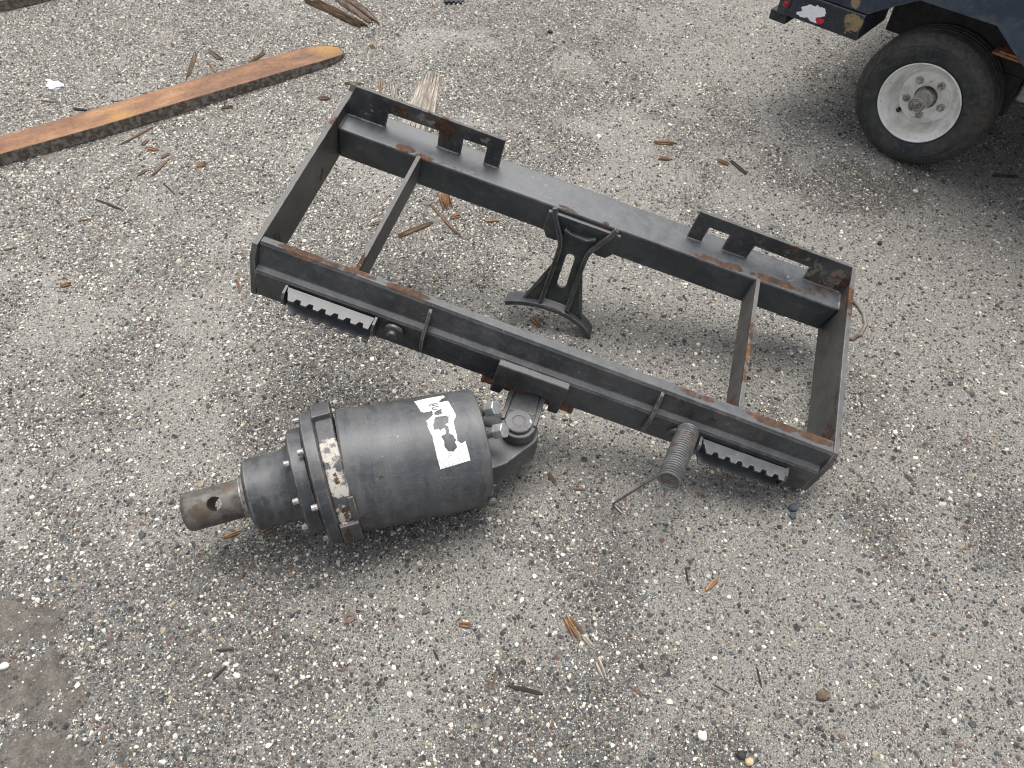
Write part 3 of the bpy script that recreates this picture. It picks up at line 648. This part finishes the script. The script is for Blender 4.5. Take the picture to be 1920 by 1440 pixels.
# little stand tab under the near right corner
mb = MB(); mb.prism([(W_ - .034, -.020, -.1245), (W_ - .034, .01, -.1245), (W_ - .030, .000, -.1560), (W_ - .030, -.014, -.1560)], (.006, 0, 0)); obj('support_tab', mb, M_side, frame, .0008)

# saddle hanging from the far beam to the ground
SD = Vector((0, -.3651, -.931)); SN = Vector((0, -.931, .3651)); SO = Vector((0, .400, -.05))
def sp(u, s, o=0.0): return SO + Vector((u, 0, 0)) + SD * s + SN * o
M_sad = metal_paint('saddle_paint', (.034, .040, .043), rough=.42, dust=.4, spots=[((.66, .397, -.03), (.01, .02, .02), .35)])
sc_ = .6145
mb = MB(); mb.prism([(.527, .3915, -.040), (.703, .3915, -.040), (.703, .3915, -.104), (.690, .3915, -.1265), (.668, .3915, -.1265), (.650, .3915, -.122), (.580, .3915, -.122), (.563, .3915, -.1265), (.540, .3915, -.1265), (.527, .3915, -.100)], (0, -.009, 0)); sad = obj('saddle', mb, M_sad, frame, .0015)
web = [(-.040, .028), (.040, .028), (.034, .06), (.032, .105), (.036, .24), (-.033, .24), (-.032, .14), (-.034, .06)]
slot = [(.0105 * math.cos(a) - .003, .098 + .0105 * math.sin(a)) for a in np.linspace(math.pi, 2 * math.pi, 9)] + [(.0115 * math.cos(a) + .0, .172 + .0115 * math.sin(a)) for a in np.linspace(0, math.pi, 9)]
mb = MB(); mb.prism([sp(sc_ + a, b) for a, b in web], SN * .007, holes=[[sp(sc_ + a, b) for a, b in slot]]); obj('web', mb, M_sad, sad, .001)
def strip(path, wdt, s0, dep, name):
    """thin rib following a path in the saddle's plane, standing out of it"""
    P = [Vector((a, b, 0)) for a, b in path]; n = len(P); Lf, Rt = [], []
    for i in range(n):
        tt = (P[min(i + 1, n - 1)] - P[max(i - 1, 0)]).normalized(); nn = Vector((-tt.y, tt.x, 0)) * wdt / 2
        Lf.append(P[i] + nn); Rt.append(P[i] - nn)
    loop = [sp(sc_ + q.x, q.y, s0) for q in Lf + Rt[::-1]]
    mb = MB(); mb.prism(loop, SN * dep); return obj(name, mb, M_sad, sad, .0015)
strip([(-.076, -.016), (-.066, .010), (-.042, .050), (-.0355, .070), (-.033, .139), (-.033, .237)], .0115, -.006, .030, 'upright_rib')
strip([(.074, -.016), (.062, .010), (.038, .050), (.032, .070), (.031, .110), (.0355, .233)], .0115, -.006, .030, 'upright_rib')
strip([(-.038, .026), (-.018, .034), (.018, .034), (.038, .024)], .006, .0, .024, 'cross_rib')
foot = [(-.1165, .2705), (-.100, .262), (-.077, .2535), (-.045, .246), (-.015, .2415), (.015, .2415), (.045, .246), (.072, .2545), (.095, .267), (.112, .284)]
strip(foot, .0125, -.022, .048, 'curved_foot')
for sg in (-1, 1):
    mb = MB(); mb.prism([sp(sc_ + sg * .036, .120, .002), sp(sc_ + sg * .080, .250, .002), sp(sc_ + sg * .036, .243, .002)], SN * .006); obj('gusset', mb, M_sad, sad, .0008)
    mb = MB(); a, b = sp(sc_ + sg * .038, .150, .008), sp(sc_ + sg * .074, .246, .008); mb.tube([a, b], .0022, 6); obj('gusset_edge', mb, M_sad, sad, 0)
mb = MB(); mb.prism([sp(sc_ - .030, .226, .0075), sp(sc_ + .032, .226, .0075), sp(sc_ + .034, .2375, .026), sp(sc_ - .031, .2375, .026)], SN * .001 + SD * .003); obj('foot_ledge', mb, M_step, sad, .0005)

# ------------------------------------------------------------------ auger drive
DX = Vector((.961388, .268349, -.061003)); DY = Vector((-.268849, .963182, 0)); DZ = Vector((.058757, .016401, .998138))
MM = Matrix(((DX.x, DY.x, DZ.x, -.3566), (DX.y, DY.y, DZ.y, .7691), (DX.z, DY.z, DZ.z, .14), (0, 0, 0, 1)))
motor = empty('auger_drive', MM, 'dark grey cylindrical auger drive motor with torn white label and bare shaft', 'auger drive')
FX = Vector((.99601, .06531, .06087)).normalized()
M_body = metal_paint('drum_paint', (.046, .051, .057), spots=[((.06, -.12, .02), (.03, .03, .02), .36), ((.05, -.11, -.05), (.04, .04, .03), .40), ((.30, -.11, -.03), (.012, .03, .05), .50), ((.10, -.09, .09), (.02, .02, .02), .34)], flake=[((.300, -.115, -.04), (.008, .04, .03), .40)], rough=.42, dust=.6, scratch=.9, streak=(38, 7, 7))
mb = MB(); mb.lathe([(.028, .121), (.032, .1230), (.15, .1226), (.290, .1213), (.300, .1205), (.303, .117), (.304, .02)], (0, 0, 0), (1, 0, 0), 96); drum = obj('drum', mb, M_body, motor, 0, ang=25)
# white label, torn; cells of a grid on the drum's surface
OUT = [(.1822, -30.1), (.2109, -32.8), (.2424, -33.1), (.2433, -28.3), (.2348, -25.3), (.2266, -19.6), (.2354, -20.0), (.246, -20.2), (.2486, -10.9), (.2517, -2.0), (.252, 1.0), (.249, 3.8), (.2444, 6.9), (.2443, 14.3), (.2453, 20.7), (.2442, 24.9), (.2484, 27.0), (.2519, 28.0), (.259, 26.4), (.2603, 32.8), (.2617, 39.5), (.2621, 44.0), (.2341, 45.5), (.2037, 47.0), (.2013, 37.3), (.2003, 26.6), (.1993, 21.0), (.2002, 17.4), (.197, 12.7), (.1947, 6.1), (.1965, 4.8), (.1941, 1.3), (.203, -1.5), (.2099, -4.4), (.2107, -9.4), (.1944, -9.1), (.1892, -10.6), (.1856, -20.4)]
H1 = [(.2122, -.6), (.2172, -1.6), (.2299, -1.1), (.2382, .5), (.2354, 6.8), (.2283, 8.2), (.2321, 11.2), (.2332, 13.9), (.2312, 16.9), (.2388, 19.5), (.2417, 24.6), (.2394, 25.7), (.2419, 30.7), (.233, 33.8), (.2233, 32.6), (.2187, 28.1), (.2192, 22.1), (.2158, 19.4), (.2181, 17.1), (.2172, 13.2), (.2136, 11.2), (.2051, 11.7), (.2053, 6.7)]
H2 = [(.2145, -7.7), (.2202, -8.8), (.2286, -10.1), (.2271, -3.8), (.219, -3.0), (.212, -4.6)]
I1 = [(.2187, 12.6), (.2238, 11.1), (.2271, 14.0), (.2251, 17.1), (.2191, 17.8), (.2174, 15.7)]
def inside(p, poly):
    x, y = p; c = False; n = len(poly)
    for i in range(n):
        (x0, y0), (x1, y1) = poly[i], poly[i - 1]
        if (y0 > y) != (y1 > y) and x < (x1 - x0) * (y - y0) / (y1 - y0) + x0: c = not c
    return c
def cyl(t_, deg, r): a = R(deg); return (t_, -math.sin(a) * r, math.cos(a) * r)
mb = MB(); nt_, na = 150, 260; ta, tb, aa, ab = .180, .265, -35, 49; idx = {}; vs = []; fs = []
def vid(i, j):
    if (i, j) not in idx:
        idx[(i, j)] = len(vs); vs.append(cyl(ta + (tb - ta) * i / nt_, aa + (ab - aa) * j / na, .12285 - .000012 * 0))
    return idx[(i, j)]
rj = np.random.default_rng(3); jt = (rj.random((nt_, na)) - .5)
sm = (jt + np.roll(jt, 1, 0) + np.roll(jt, 1, 1) + np.roll(jt, 2, 0) + np.roll(jt, 2, 1)) / 5
for i in range(nt_):
    for j in range(na):
        q = (ta + (tb - ta) * (i + .5) / nt_ , aa + (ab - aa) * (j + .5) / na)
        e = (q[0] + sm[i, j] * .0022, q[1] + sm[j % nt_, i] * 1.3)
        ok = inside(q, OUT) and not inside(e, H1) and not inside(e, H2)
        if inside(e, I1): ok = True
        if ok and sm[i, j] > .235: ok = False
        if ok: fs.append((vid(i, j), vid(i, j + 1), vid(i + 1, j + 1), vid(i + 1, j)))
mb.add(vs, fs)
t = NT('torn_label_paper'); c = t.mix(t.step(t.noise(50, 5, .7), .52, .72, 0, .5), (.80, .81, .82), (.45, .42, .38)); c = t.mix(t.step(t.math('ABSOLUTE', t.math('SUBTRACT', t.noise(40, 3, .6), .5)), .01, .0, 0, .6), c, (.2, .18, .17))
t.fin(c, .55, 0, t.bump(t.noise(120, 3), .3, .0006)); lab_ = obj('label', mb, t.m, drum, 0, ang=60, label='torn white paper label printed with an 8 and a broken 0')
# print on the label
M_ink = simple('black_ink', (.02, .02, .022), (.03, .03, .03), 60, .6, bump=0)
mb = MB()
def stroke(pts, hw, closed):
    n = len(pts); vs = []; fs = []
    for i in range(n):
        a, b = pts[(i - 1) % n if closed else max(i - 1, 0)], pts[(i + 1) % n if closed else min(i + 1, n - 1)]
        k = .1226 * math.pi / 180; d = Vector((b[0] - a[0], (b[1] - a[1]) * k)).normalized(); nn = Vector((-d.y, d.x)) * hw
        for s in (-1, 1): vs.append(cyl(pts[i][0] + s * nn.x, pts[i][1] + s * nn.y / k, .1232))
    for i in range(n if closed else n - 1):
        j = (i + 1) % n; fs.append((2 * i, 2 * i + 1, 2 * j + 1, 2 * j))
    mb.add(vs, fs)
def ring(t0, a0, rt, ra, k=24, part=1.0, ph=0):
    return [(t0 + rt * math.cos(ph + x), a0 + ra * math.sin(ph + x)) for x in np.linspace(0, 2 * math.pi * part, k + (part < 1))][:None if part < 1 else -1]
stroke(ring(.2120, -17.4, .0034, 1.45), .0010, True); stroke(ring(.2196, -17.9, .0041, 1.65), .0010, True)
stroke(ring(.2189, -12.2, .0072, 1.9, 24, .80, 1.2), .0010, False)
for q in ([(.2306, 20.6), (.2362, 19.6)], [(.236, -14), (.2395, -13)], [(.232, 9.5), (.2335, 12.0)], [(.2395, -3), (.2415, 3.5)]): stroke(q, .0004, False)
obj('label_print', mb, M_ink, lab_, 0)
# gearbox: clamp band with lugs, flanges, hub, shaft (its axis a hair off the drum's)
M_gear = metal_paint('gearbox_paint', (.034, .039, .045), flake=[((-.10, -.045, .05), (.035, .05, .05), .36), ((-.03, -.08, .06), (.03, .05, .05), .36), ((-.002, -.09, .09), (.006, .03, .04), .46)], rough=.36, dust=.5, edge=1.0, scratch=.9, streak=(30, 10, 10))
def ga(t_): return FX * t_
mb = MB(); mb.lathe([(0, .124), (.004, .1315), (.0245, .1315), (.0285, .127), (.0285, .118)], ga(-.0285), FX, 96); obj('rear_flange', mb, M_gear, motor, .0008)
M_band = metal_paint('band_paint', (.045, .046, .048), flake=[((.016, -.035, .125), (.04, .05, .05), .60), ((.016, -.085, .095), (.04, .05, .05), .60), ((.016, -.12, .045), (.03, .035, .04), .50)], flake_col=(.46, .43, .38), spots=[((.018, -.125, -.01), (.016, .04, .05), .50), ((.022, -.118, .045), (.012, .03, .04), .47), ((.015, -.08, .10), (.015, .02, .02), .49)], rough=.55, dust=.5, edge=1)
mb = MB(); mb.lathe([(0, .118), (0, .1275), (.002, .1290), (.030, .1290), (.032, .1275), (.033, .118)], ga(.0005), FX, 96); band = obj('clamp_band', mb, M_band, motor, .0008)
ye = FX.cross(Vector((0, 0, 1))).normalized(); ze = ye.cross(FX)
def lug(a0, a1, r0, r1, t0, t1):
    n = 8; P = []
    for r_, rg in ((r1, range(n + 1)), (r0, range(n, -1, -1))):
        for i in rg:
            a = R(a0 + (a1 - a0) * i / n); P.append(FX * t0 + (ye * math.sin(a) + ze * math.cos(a)) * r_)
    mb = MB(); mb.prism(P, FX * (t1 - t0)); return obj('band_lug', mb, M_band, band, .0015)
lug(-74, -18, .1285, .1405, -.002, .0335)         # far side, upper
lug(80, 140, .1285, .1400, -.001, .0345)        # near side, lower
lug(56, 80, .1285, .1330, .026, .0370)
mb = MB(); mb.lathe([(0, .1005), (.003, .1045), (.027, .1045), (.0305, .100)], ga(-.0595), FX, 96); obj('front_flange', mb, M_gear, motor, .0008)
mb = MB(); mb.lathe([(0, .062), (.004, .0685), (.007, .0705), (.070, .0705), (.080, .073), (.090, .080), (.0945, .082)], ga(-.154), FX, 80); obj('hub', mb, M_gear, motor, .0008)
M_shaft = simple('bare_shaft_steel', (.055, .050, .045), (.15, .14, .125), 45, .55, .35, .5, .001, (.115, .082, .055), 20)
M_shaft2 = simple('worn_ring_steel', (.12, .115, .105), (.32, .31, .29), 90, .45, .6, .5, .001)
# shaft with a cross hole: ring of quads on the cylinder, two windows left open and lined by a bore
def shaft():
    mb = MB(); e1_ = (-ye).copy(); rS = .0375; t0, t1, th = -.2745, -.150, -.2125
    hd = (Matrix.Rotation(R(-32), 3, FX) @ (-ye)) if False else None
    up = Vector((0, 0, 1)); up = (up - FX * up.dot(FX)).normalized(); sd_ = FX.cross(up).normalized()
    if sd_.y > 0: sd_ = -sd_
    hdir = (up * math.cos(R(29)) + sd_ * math.sin(R(29))); h2 = FX.cross(hdir)
    rb = .0135
    prof = [(t0, .024), (t0 + .001, .031), (t0 + .005, .0355), (t0 + .010, rS), (th - .024, rS)]
    mb.lathe(prof + [], (0, 0, 0), FX, 64, cap=False)
    mb.add([FX * t0 + (hdir * math.cos(k / 64 * 2 * math.pi) + h2 * math.sin(k / 64 * 2 * math.pi)) * .024 for k in range(64)], [tuple(range(64))])
    mb.lathe([(th + .024, rS), (-.165, rS), (-.150, rS)], (0, 0, 0), FX, 64, cap=False)
    # window zone: each half of the tube is a disc-with-hole map
    for sgn in (1, -1):
        vs = []; fs = []; n = 64; m = 7
        for k in range(n):
            a = 2 * math.pi * k / n; ca, sa = math.cos(a), math.sin(a); q = 1 / max(abs(ca), abs(sa))
            ox, oy = .024 * ca * q, (math.pi / 2) * sa * q      # outer rectangle: axial half length, half turn
            ix, iy = rb * ca, math.asin(rb * sa / rS)
            for j in range(m + 1):
                f = (j / m) ** 1.4; x = ix + (ox - ix) * f; y = iy + (oy - iy) * f
                vs.append(FX * (th + x) + (hdir * math.cos(y) * sgn + h2 * math.sin(y)) * rS)
        for k in range(n):
            k2 = (k + 1) % n
            for j in range(m):
                f4 = (k * (m + 1) + j, k * (m + 1) + j + 1, k2 * (m + 1) + j + 1, k2 * (m + 1) + j)
                fs.append(f4 if sgn > 0 else f4[::-1])
        mb.add(vs, fs)
    n = 32; vs = []
    for s_ in (-1, 1):
        for k in range(n):
            a = 2 * math.pi * k / n; y = rb * math.sin(a); vs.append(FX * (th + rb * math.cos(a)) + h2 * y + hdir * s_ * math.sqrt(rS * rS - y * y))
    mb.add(vs, [(k, (k + 1) % n, n + (k + 1) % n, n + k) for k in range(n)])
    return mb
sh = obj('drive_shaft', shaft(), M_shaft, motor, 0, ang=28)
mb = MB(); mb.lathe([(0, .0370), (.002, .0405), (.005, .0405), (.007, .043), (.012, .0445), (.016, .050), (.0185, .062)], ga(-.168), FX, 64, cap=False); obj('shaft_ring', mb, M_shaft2, sh, 0)
M_bolt = simple('zinc_bolt', (.16, .155, .145), (.46, .45, .43), 150, .5, .4)
for rr_, tt, n_, ph in ((.0925, -.0595, 8, 9), (.119, -.0285, 7, 8)):
    for k in range(n_):
        a = R(ph + k * 360 / n_); P = FX * (tt - .0115) + (ye * math.sin(a) + ze * math.cos(a)) * rr_
        mb = MB(); mb.lathe([(0, .0052), (.0008, .006), (.0105, .006), (.0118, .007)], P, FX, 10); obj('bolt', mb, M_bolt, motor, 0)
# end cap arm, knuckle and pins
M_arm = metal_paint('arm_paint', (.042, .046, .052), rough=.42, dust=.45, edge=1)
pc_ = (.3865, .0117)
def arc(cx, cy, r, a0, a1, n=12): return [(cx + r * math.cos(R(a)), cy + r * math.sin(R(a))) for a in np.linspace(a0, a1, n)]
armp = [(.3035, -.066)] + [(.345, -.058)] + arc(pc_[0] + .002, pc_[1] + .002, .043, -58, 70, 14) + [(.340, .070), (.3035, .075)]
mb = MB(); mb.prism([(x, y, -.050) for x, y in armp], (0, 0, .062)); arm = obj('hinge_arm', mb, M_arm, motor, .003)
# knuckle: from the upright pin to the frame's hitch pin
bx, by, bz = .435, .0959, .038
kd = Vector((bx - pc_[0], by - pc_[1], 0)).normalized(); kn = Vector((-kd.y, kd.x, 0)); tilt = .10
def kp(a, b, z): return Vector((pc_[0], pc_[1], 0)) + kd * a + kn * b + Vector((0, 0, z + tilt * b * -1 * 0 - .10 * a * 0))
outk = [(a, b) for a, b in arc(0, 0, .036, 118, 242, 14)]
outk = [(.094, .041), (.060, .041), (.010, .0385)] + arc(0, 0, .0365, 90, 270, 16) + [(.010, -.0365), (.060, -.036), (.094, -.033)]
mb = MB(); mb.prism([kp(a, b, .0145) for a, b in outk], (0, 0, .027)); kn_ = obj('knuckle', mb, M_arm, motor, .004, 3)
mb = MB(); mb.prism([kp(a, b, .0405) for a, b in [(.086, .024), (.030, .0275), (.030, -.0275), (.086, -.024)]], (0, 0, .004)); obj('knuckle_pad', mb, M_arm, kn_, .002)
for s_ in (-1, 1):
    mb = MB(); mb.prism([kp(a, b * s_, .0395) for a, b in [(.088, .029), (.088, .0385), (.0, .0375), (.0, .030)]], (0, 0, .008)); obj('knuckle_rib', mb, M_arm, kn_, .002)
mb = MB(); mb.prism([kp(a, b, -.03) for a, b in [(.070, .026), (.070, -.026), (.115, -.026), (.115, .026)]], (0, 0, .060)); obj('knuckle_block', mb, M_arm, kn_, .004)
M_pind = metal_paint('pin_head_paint', (.062, .068, .074), flake=[((pc_[0] + .025, pc_[1] - .005, .05), (.006, .012, .02), .55)], rough=.4, dust=.4, edge=1)
mb = MB(); mb.lathe([(0, .0270), (.006, .0285), (.0085, .0275), (.0095, .026), (.0095, .0145), (.0080, .013), (.0080, .0115), (.0095, .0105), (.0095, .004)], (pc_[0], pc_[1], .0415), (0, -.04, 1), 48); obj('hinge_pin', mb, M_pind, motor, .0005)
mb = MB(); mb.lathe([(0, .0245), (.0015, .0255), (.012, .0255)], (pc_[0], pc_[1], .0385), (0, 0, 1), 40); obj('pin_washer', mb, M_arm, motor, .0005)
# hose fittings
M_zinc = simple('zinc_plating', (.42, .45, .44), (.60, .64, .62), 60, .32, .55, .2, .0006)
M_steel = simple('fitting_steel', (.20, .19, .18), (.42, .41, .39), 90, .42, .6, .3, .0008)
def fitting(base, tip):
    base, tip = Vector(base), Vector(tip); d = (tip - base).normalized(); root = base - d * .018; L0 = (tip - root).length
    mb = MB(); mb.lathe([(0, .0125), (.010, .0125), (.011, .0105), (.014, .0105), (.015, .0125), (.019, .0125), (.020, .0105), (L0 - .010, .0105)], root, d, 20); f = obj('hose_fitting', mb, M_steel, motor, .0004)
    e1_ = d.orthogonal().normalized(); e2_ = d.cross(e1_); q = tip - d * .0125
    hx = [q + (e1_ * math.cos(R(60 * k + 12)) + e2_ * math.sin(R(60 * k + 12))) * .0163 for k in range(6)]
    mb = MB(); mb.prism(hx, d * .024); obj('hex_cap', mb, M_zinc, f, .0022, 3)
fitting((.3188, .0560, .0445), (.338, .0459, .0609)); fitting((.3151, -.0060, .0523), (.3384, -.0189, .0708))
# weld lug low on the drum's end
mb = MB(); mb.lathe([(0, .007), (.003, .0095), (.010, .0095), (.013, .006)], (.300, -.1195, -.012), (0, -1, .1), 20); obj('weld_plug', mb, M_band, motor, .0006)

# ------------------------------------------------------------------ trailer
TM = Matrix.Translation((1.2048, 2.0514, 0)) @ Matrix.Rotation(R(-42.93), 4, 'Z')
trailer = empty('trailer', TM, 'dark navy trailer corner with a peeling sticker and one white-rimmed wheel', 'trailer')
NAVY = (.008, .015, .026)
def navy(name, base, **k): return metal_paint(name, base, rough=.36, dust=.18, edge=.6, **k)
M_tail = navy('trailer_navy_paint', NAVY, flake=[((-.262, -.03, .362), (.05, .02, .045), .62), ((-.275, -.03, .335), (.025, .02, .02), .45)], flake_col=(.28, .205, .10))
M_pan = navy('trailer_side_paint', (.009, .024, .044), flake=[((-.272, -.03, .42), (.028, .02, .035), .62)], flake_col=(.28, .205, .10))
M_fend = simple('dusty_blue_fender', (.024, .040, .060), (.050, .074, .102), 14, .6, 0, .2, .001, (.075, .09, .11), 6)
mb = MB(); mb.box((-.505, -.030, .318), (-.234, .16, .3925)); tb_ = obj('tail_beam', mb, M_tail, trailer, .003)
mb = MB(); mb.box((-.530, -.02, .285), (-.470, .15, .317)); obj('bumper_block', mb, M_black, trailer, .004)
mb = MB(); mb.box((-.462, .02, .296), (-.440, .06, .317)); obj('bumper_bolt', mb, M_black, trailer, .003)
white = [(-.44, .337), (-.434, .342), (-.422, .347), (-.43, .354), (-.426, .36), (-.418, .362), (-.406, .373), (-.391, .37), (-.383, .377), (-.371, .374), (-.358, .375), (-.35, .365), (-.35, .355), (-.359, .349), (-.375, .343), (-.374, .336), (-.368, .328), (-.387, .327), (-.401, .335), (-.411, .33), (-.425, .33), (-.437, .332)]
def ragged(poly, amp, seed, sub=5):
    r = random.Random(seed); out = []; n = len(poly)
    for i in range(n):
        a, b = poly[i], poly[(i + 1) % n]
        for j in range(sub):
            f = j / sub; out.append((a[0] + (b[0] - a[0]) * f + r.uniform(-amp, amp), a[1] + (b[1] - a[1]) * f + r.uniform(-amp, amp)))
    return out
M_stick = simple('sticker_white', (.78, .80, .82), (.88, .90, .92), 80, .5, bump=.1); M_red = simple('sticker_red', (.55, .01, .02), (.65, .02, .03), 80, .5, bump=.1)
mb = MB(); mb.prism([(x, -.0302, z) for x, z in ragged(white, .0013, 3)], (0, -.0006, 0)); st = obj('sticker', mb, M_stick, tb_, 0, label='torn white sticker with a red corner')
red = [(-.376, .343), (-.36, .344), (-.348, .347), (-.348, .337), (-.354, .329), (-.365, .329), (-.37, .331), (-.369, .337)]
mb = MB(); mb.prism([(x, -.0312, z) for x, z in ragged(red, .0006, 4, 3)], (0, -.0004, 0)); obj('sticker_corner', mb, M_red, st, 0)
M_lens = simple('red_lens', (.30, .004, .015), (.45, .01, .03), 60, .2, bump=.05); M_bez = simple('lens_bezel', (.02, .02, .022), (.05, .05, .05), 60, .5)
mb = MB(); mb.lathe([(0, .0135), (.004, .0135), (.006, .0115)], (-.477, -.0302, .353), (0, -1, 0), 28); mk = obj('marker_light', mb, M_bez, tb_, .0005)
mb = MB(); mb.lathe([(0, .0095), (.003, .009), (.0055, .006), (.0065, .002)], (-.477, -.0355, .353), (0, -1, 0), 24); obj('lens', mb, M_lens, mk, 0)
# side panel with the arch cut into it, fender skirt
mb = MB(); mb.prism([(x, -.028, z) for x, z in [(-.505, .3965), (-.232, .3965), (-.170, .437), (-.108, .474), (-.108, .78), (-.505, .78)]], (0, .025, 0)); obj('side_panel', mb, M_pan, trailer, .002)
mb = MB(); mb.prism([(x, -.034, z) for x, z in [(-.106, .4765), (.104, .4765), (.155, .441), (.209, .406), (.28, .33), (.34, .30), (1.1, .30), (1.1, .78), (-.106, .78)]], (0, .031, 0)); obj('fender_skirt', mb, M_fend, trailer, .002)
M_under = simple('undercarriage_dark', (.010, .011, .013), (.03, .028, .026), 40, .8, bump=.4)
mb = MB(); mb.box((-.240, .098, .395), (-.10, .165, .52)); obj('cross_member', mb, M_under, trailer, .003)
mb = MB(); mb.box((-.206, .10, .318), (1.1, .14, .52)); obj('chassis_rail', mb, M_under, trailer, .003)
mb = MB(); mb.box((-.50, .16, .36), (1.1, 1.35, .76)); obj('body', mb, M_pan, trailer, .004)
mb = MB(); mb.box((-.505, -.0275, .7805), (1.1, 1.36, .80)); obj('deck', mb, M_pan, trailer, .004)
mb = MB(); mb.box((-.02, .06, .175), (.02, 1.25, .225)); obj('axle', mb, M_under, trailer, .004)
mb = MB(); mb.box((.03, .1, .20), (.21, .14, .318)); obj('spring_hanger', mb, M_under, trailer, .004)
M_bl = simple('bare_grey_bracket', (.20, .21, .21), (.36, .37, .36), 50, .6, bump=.3)
mb = MB(); mb.box((.218, .095, .258), (.30, .20, .312)); obj('jack_bracket', mb, M_bl, trailer, .006, 3)
M_or = simple('rusty_leaf', (.20, .085, .045), (.34, .16, .09), 60, .8, bump=.4)
mb = MB(); mb.box((.108, .055, .372), (.30, .098, .379)); mb.box((.125, .055, .3805), (.30, .098, .3865)); obj('leaf_spring', mb, M_or, trailer, .001)
# far side tyre keeps the trailer up
def tyre_prof():
    p = [(-.006, .117), (.000, .122), (.006, .135), (.010, .150), (.0105, .163), (.0085, .1655), (.0082, .1672), (.009, .1690), (.005, .182), (-.002, .190), (-.010, .1945), (-.012, .1965), (-.024, .1985)]
    for q in (-.040, -.058, -.076): p += [(q + .0035, .1995), (q + .0025, .1945), (q - .0025, .1945), (q - .0035, .1995)]
    return p + [(-.094, .1985), (-.106, .1965), (-.108, .1945), (-.116, .190), (-.122, .182), (-.127, .165), (-.127, .150), (-.123, .135), (-.117, .122), (-.111, .117)]
t = NT('worn_tyre_rubber'); n1 = t.noise(9, 5, .65); n2 = t.noise(60, 5, .7); 
c = t.mix(t.step(n1, .38, .62), (.017, .021, .026), (.046, .045, .042)); c = t.mix(t.step(n2, .5, .66, 0, .6), c, (.075, .075, .072)); c = t.mix(t.step(t.noise(24, 4, .7), .6, .68, 0, .8), c, (.010, .013, .018))
rd = t.n('ShaderNodeSeparateXYZ'); t.l(t.co, rd.inputs[0]); rr2 = t.math('SQRT', t.math('ADD', t.math('POWER', rd.outputs[0], 2.0), t.math('POWER', rd.outputs[2], 2.0)))
c = t.mix(t.step(rr2, .1665, .1685), c, t.mix(t.step(n2, .4, .6), (.032, .028, .025), (.060, .054, .047)))
RUB = t.fin(c, .72, 0, t.bump(n2, .5, .002))
t = NT('dusty_white_rim'); n1 = t.noise(16, 5, .65); n2 = t.noise(90, 4, .7)
c = t.mix(t.step(n1, .4, .68), (.86, .86, .84), (.60, .58, .53)); c = t.mix(t.step(n2, .62, .7, 0, .7), c, (.12, .09, .07)); c = t.mix(t.step(t.noise(5, 3), .45, .6, 0, .25), c, (.60, .56, .45))
RIM = t.fin(c, .45, 0, t.bump(n2, .2, .0006))
HUBM = simple('greasy_hub_steel', (.30, .285, .265), (.52, .51, .49), 30, .36, .55, .2, .0006, (.14, .09, .06), 14)
M_nut = simple('dull_nut_steel', (.26, .25, .235), (.46, .45, .43), 80, .5, .3)
DARK = simple('dark_rim_steel', (.03, .028, .027), (.07, .062, .055), 60, .7)  # dark steel for the back of the rim
def wheel(yo, sgn, parent, full):
    wm = bpy.data.objects.new('wheel', None); C.objects.link(wm); wm.parent = parent; wm.location = (0, yo, .20); wm.empty_display_size = .05
    if sgn < 0: wm.rotation_euler = (0, 0, math.pi)
    D = (0, -1, 0)
    mb = MB(); mb.lathe(tyre_prof(), (0, 0, 0), D, 96, cap=False)
    for k, v in enumerate(mb.v):                               # the tyre flattens where it stands
        if v[2] < -.188: mb.v[k] = (v[0], v[1], -.188 - (-.188 - v[2]) * .97)
    obj('tyre', mb, RUB, wm, 0, ang=28)
    mb = MB(); mb.lathe([(-.004, .116), (.0015, .1195), (.004, .1190), (.0045, .1165), (.001, .1130), (-.006, .1115), (-.012, .1085), (-.016, .104), (-.030, .0985), (-.052, .0925), (-.060, .087), (-.060, .082), (-.050, .0785), (-.047, .076), (-.0475, .072), (-.050, .066), (-.050, .0345), (-.053, .033), (-.058, .034)], (0, 0, 0), D, 96, cap=False)
    obj('rim', mb, RIM, wm, 0, ang=40)
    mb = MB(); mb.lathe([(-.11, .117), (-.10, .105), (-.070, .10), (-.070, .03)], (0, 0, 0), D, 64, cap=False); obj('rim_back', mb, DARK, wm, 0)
    mb = MB(); mb.lathe([(-.075, .0335), (-.056, .0325), (-.054, .0295), (-.030, .0275), (-.028, .0255), (.012, .0240), (.0165, .0232), (.0175, .0215), (.0150, .0195), (.011, .0185), (.011, .012), (.014, .0105), (.0145, .006)], (0, 0, 0), D, 48); hb = obj('hub', mb, HUBM, wm, .0004, ang=30)
    for k in range(5):
        a = R(131 - 72 * k); px, pz = .0545 * math.cos(a), .0545 * math.sin(a)
        mb = MB(); mb.lathe([(-.0495, .0125), (-.046, .012), (-.043, .0102)], (px, 0, pz), D, 6); nut = obj('lug_nut', mb, M_nut, wm, .0008)
        mb = MB(); mb.lathe([(-.043, .0068), (-.036, .0066), (-.035, .0055)], (px, 0, pz), D, 16); obj('stud', mb, HUBM, nut, 0)
    mb = MB(); a = R(-131); mb.lathe([(-.060, .0070), (-.048, .0066), (-.0465, .005)], (.088 * math.cos(a), 0, .088 * math.sin(a)), D, 16); obj('valve', mb, M_black, wm, 0)
    return wm
wheel(0, 1, trailer, True)
wheel(1.30, -1, trailer, False)
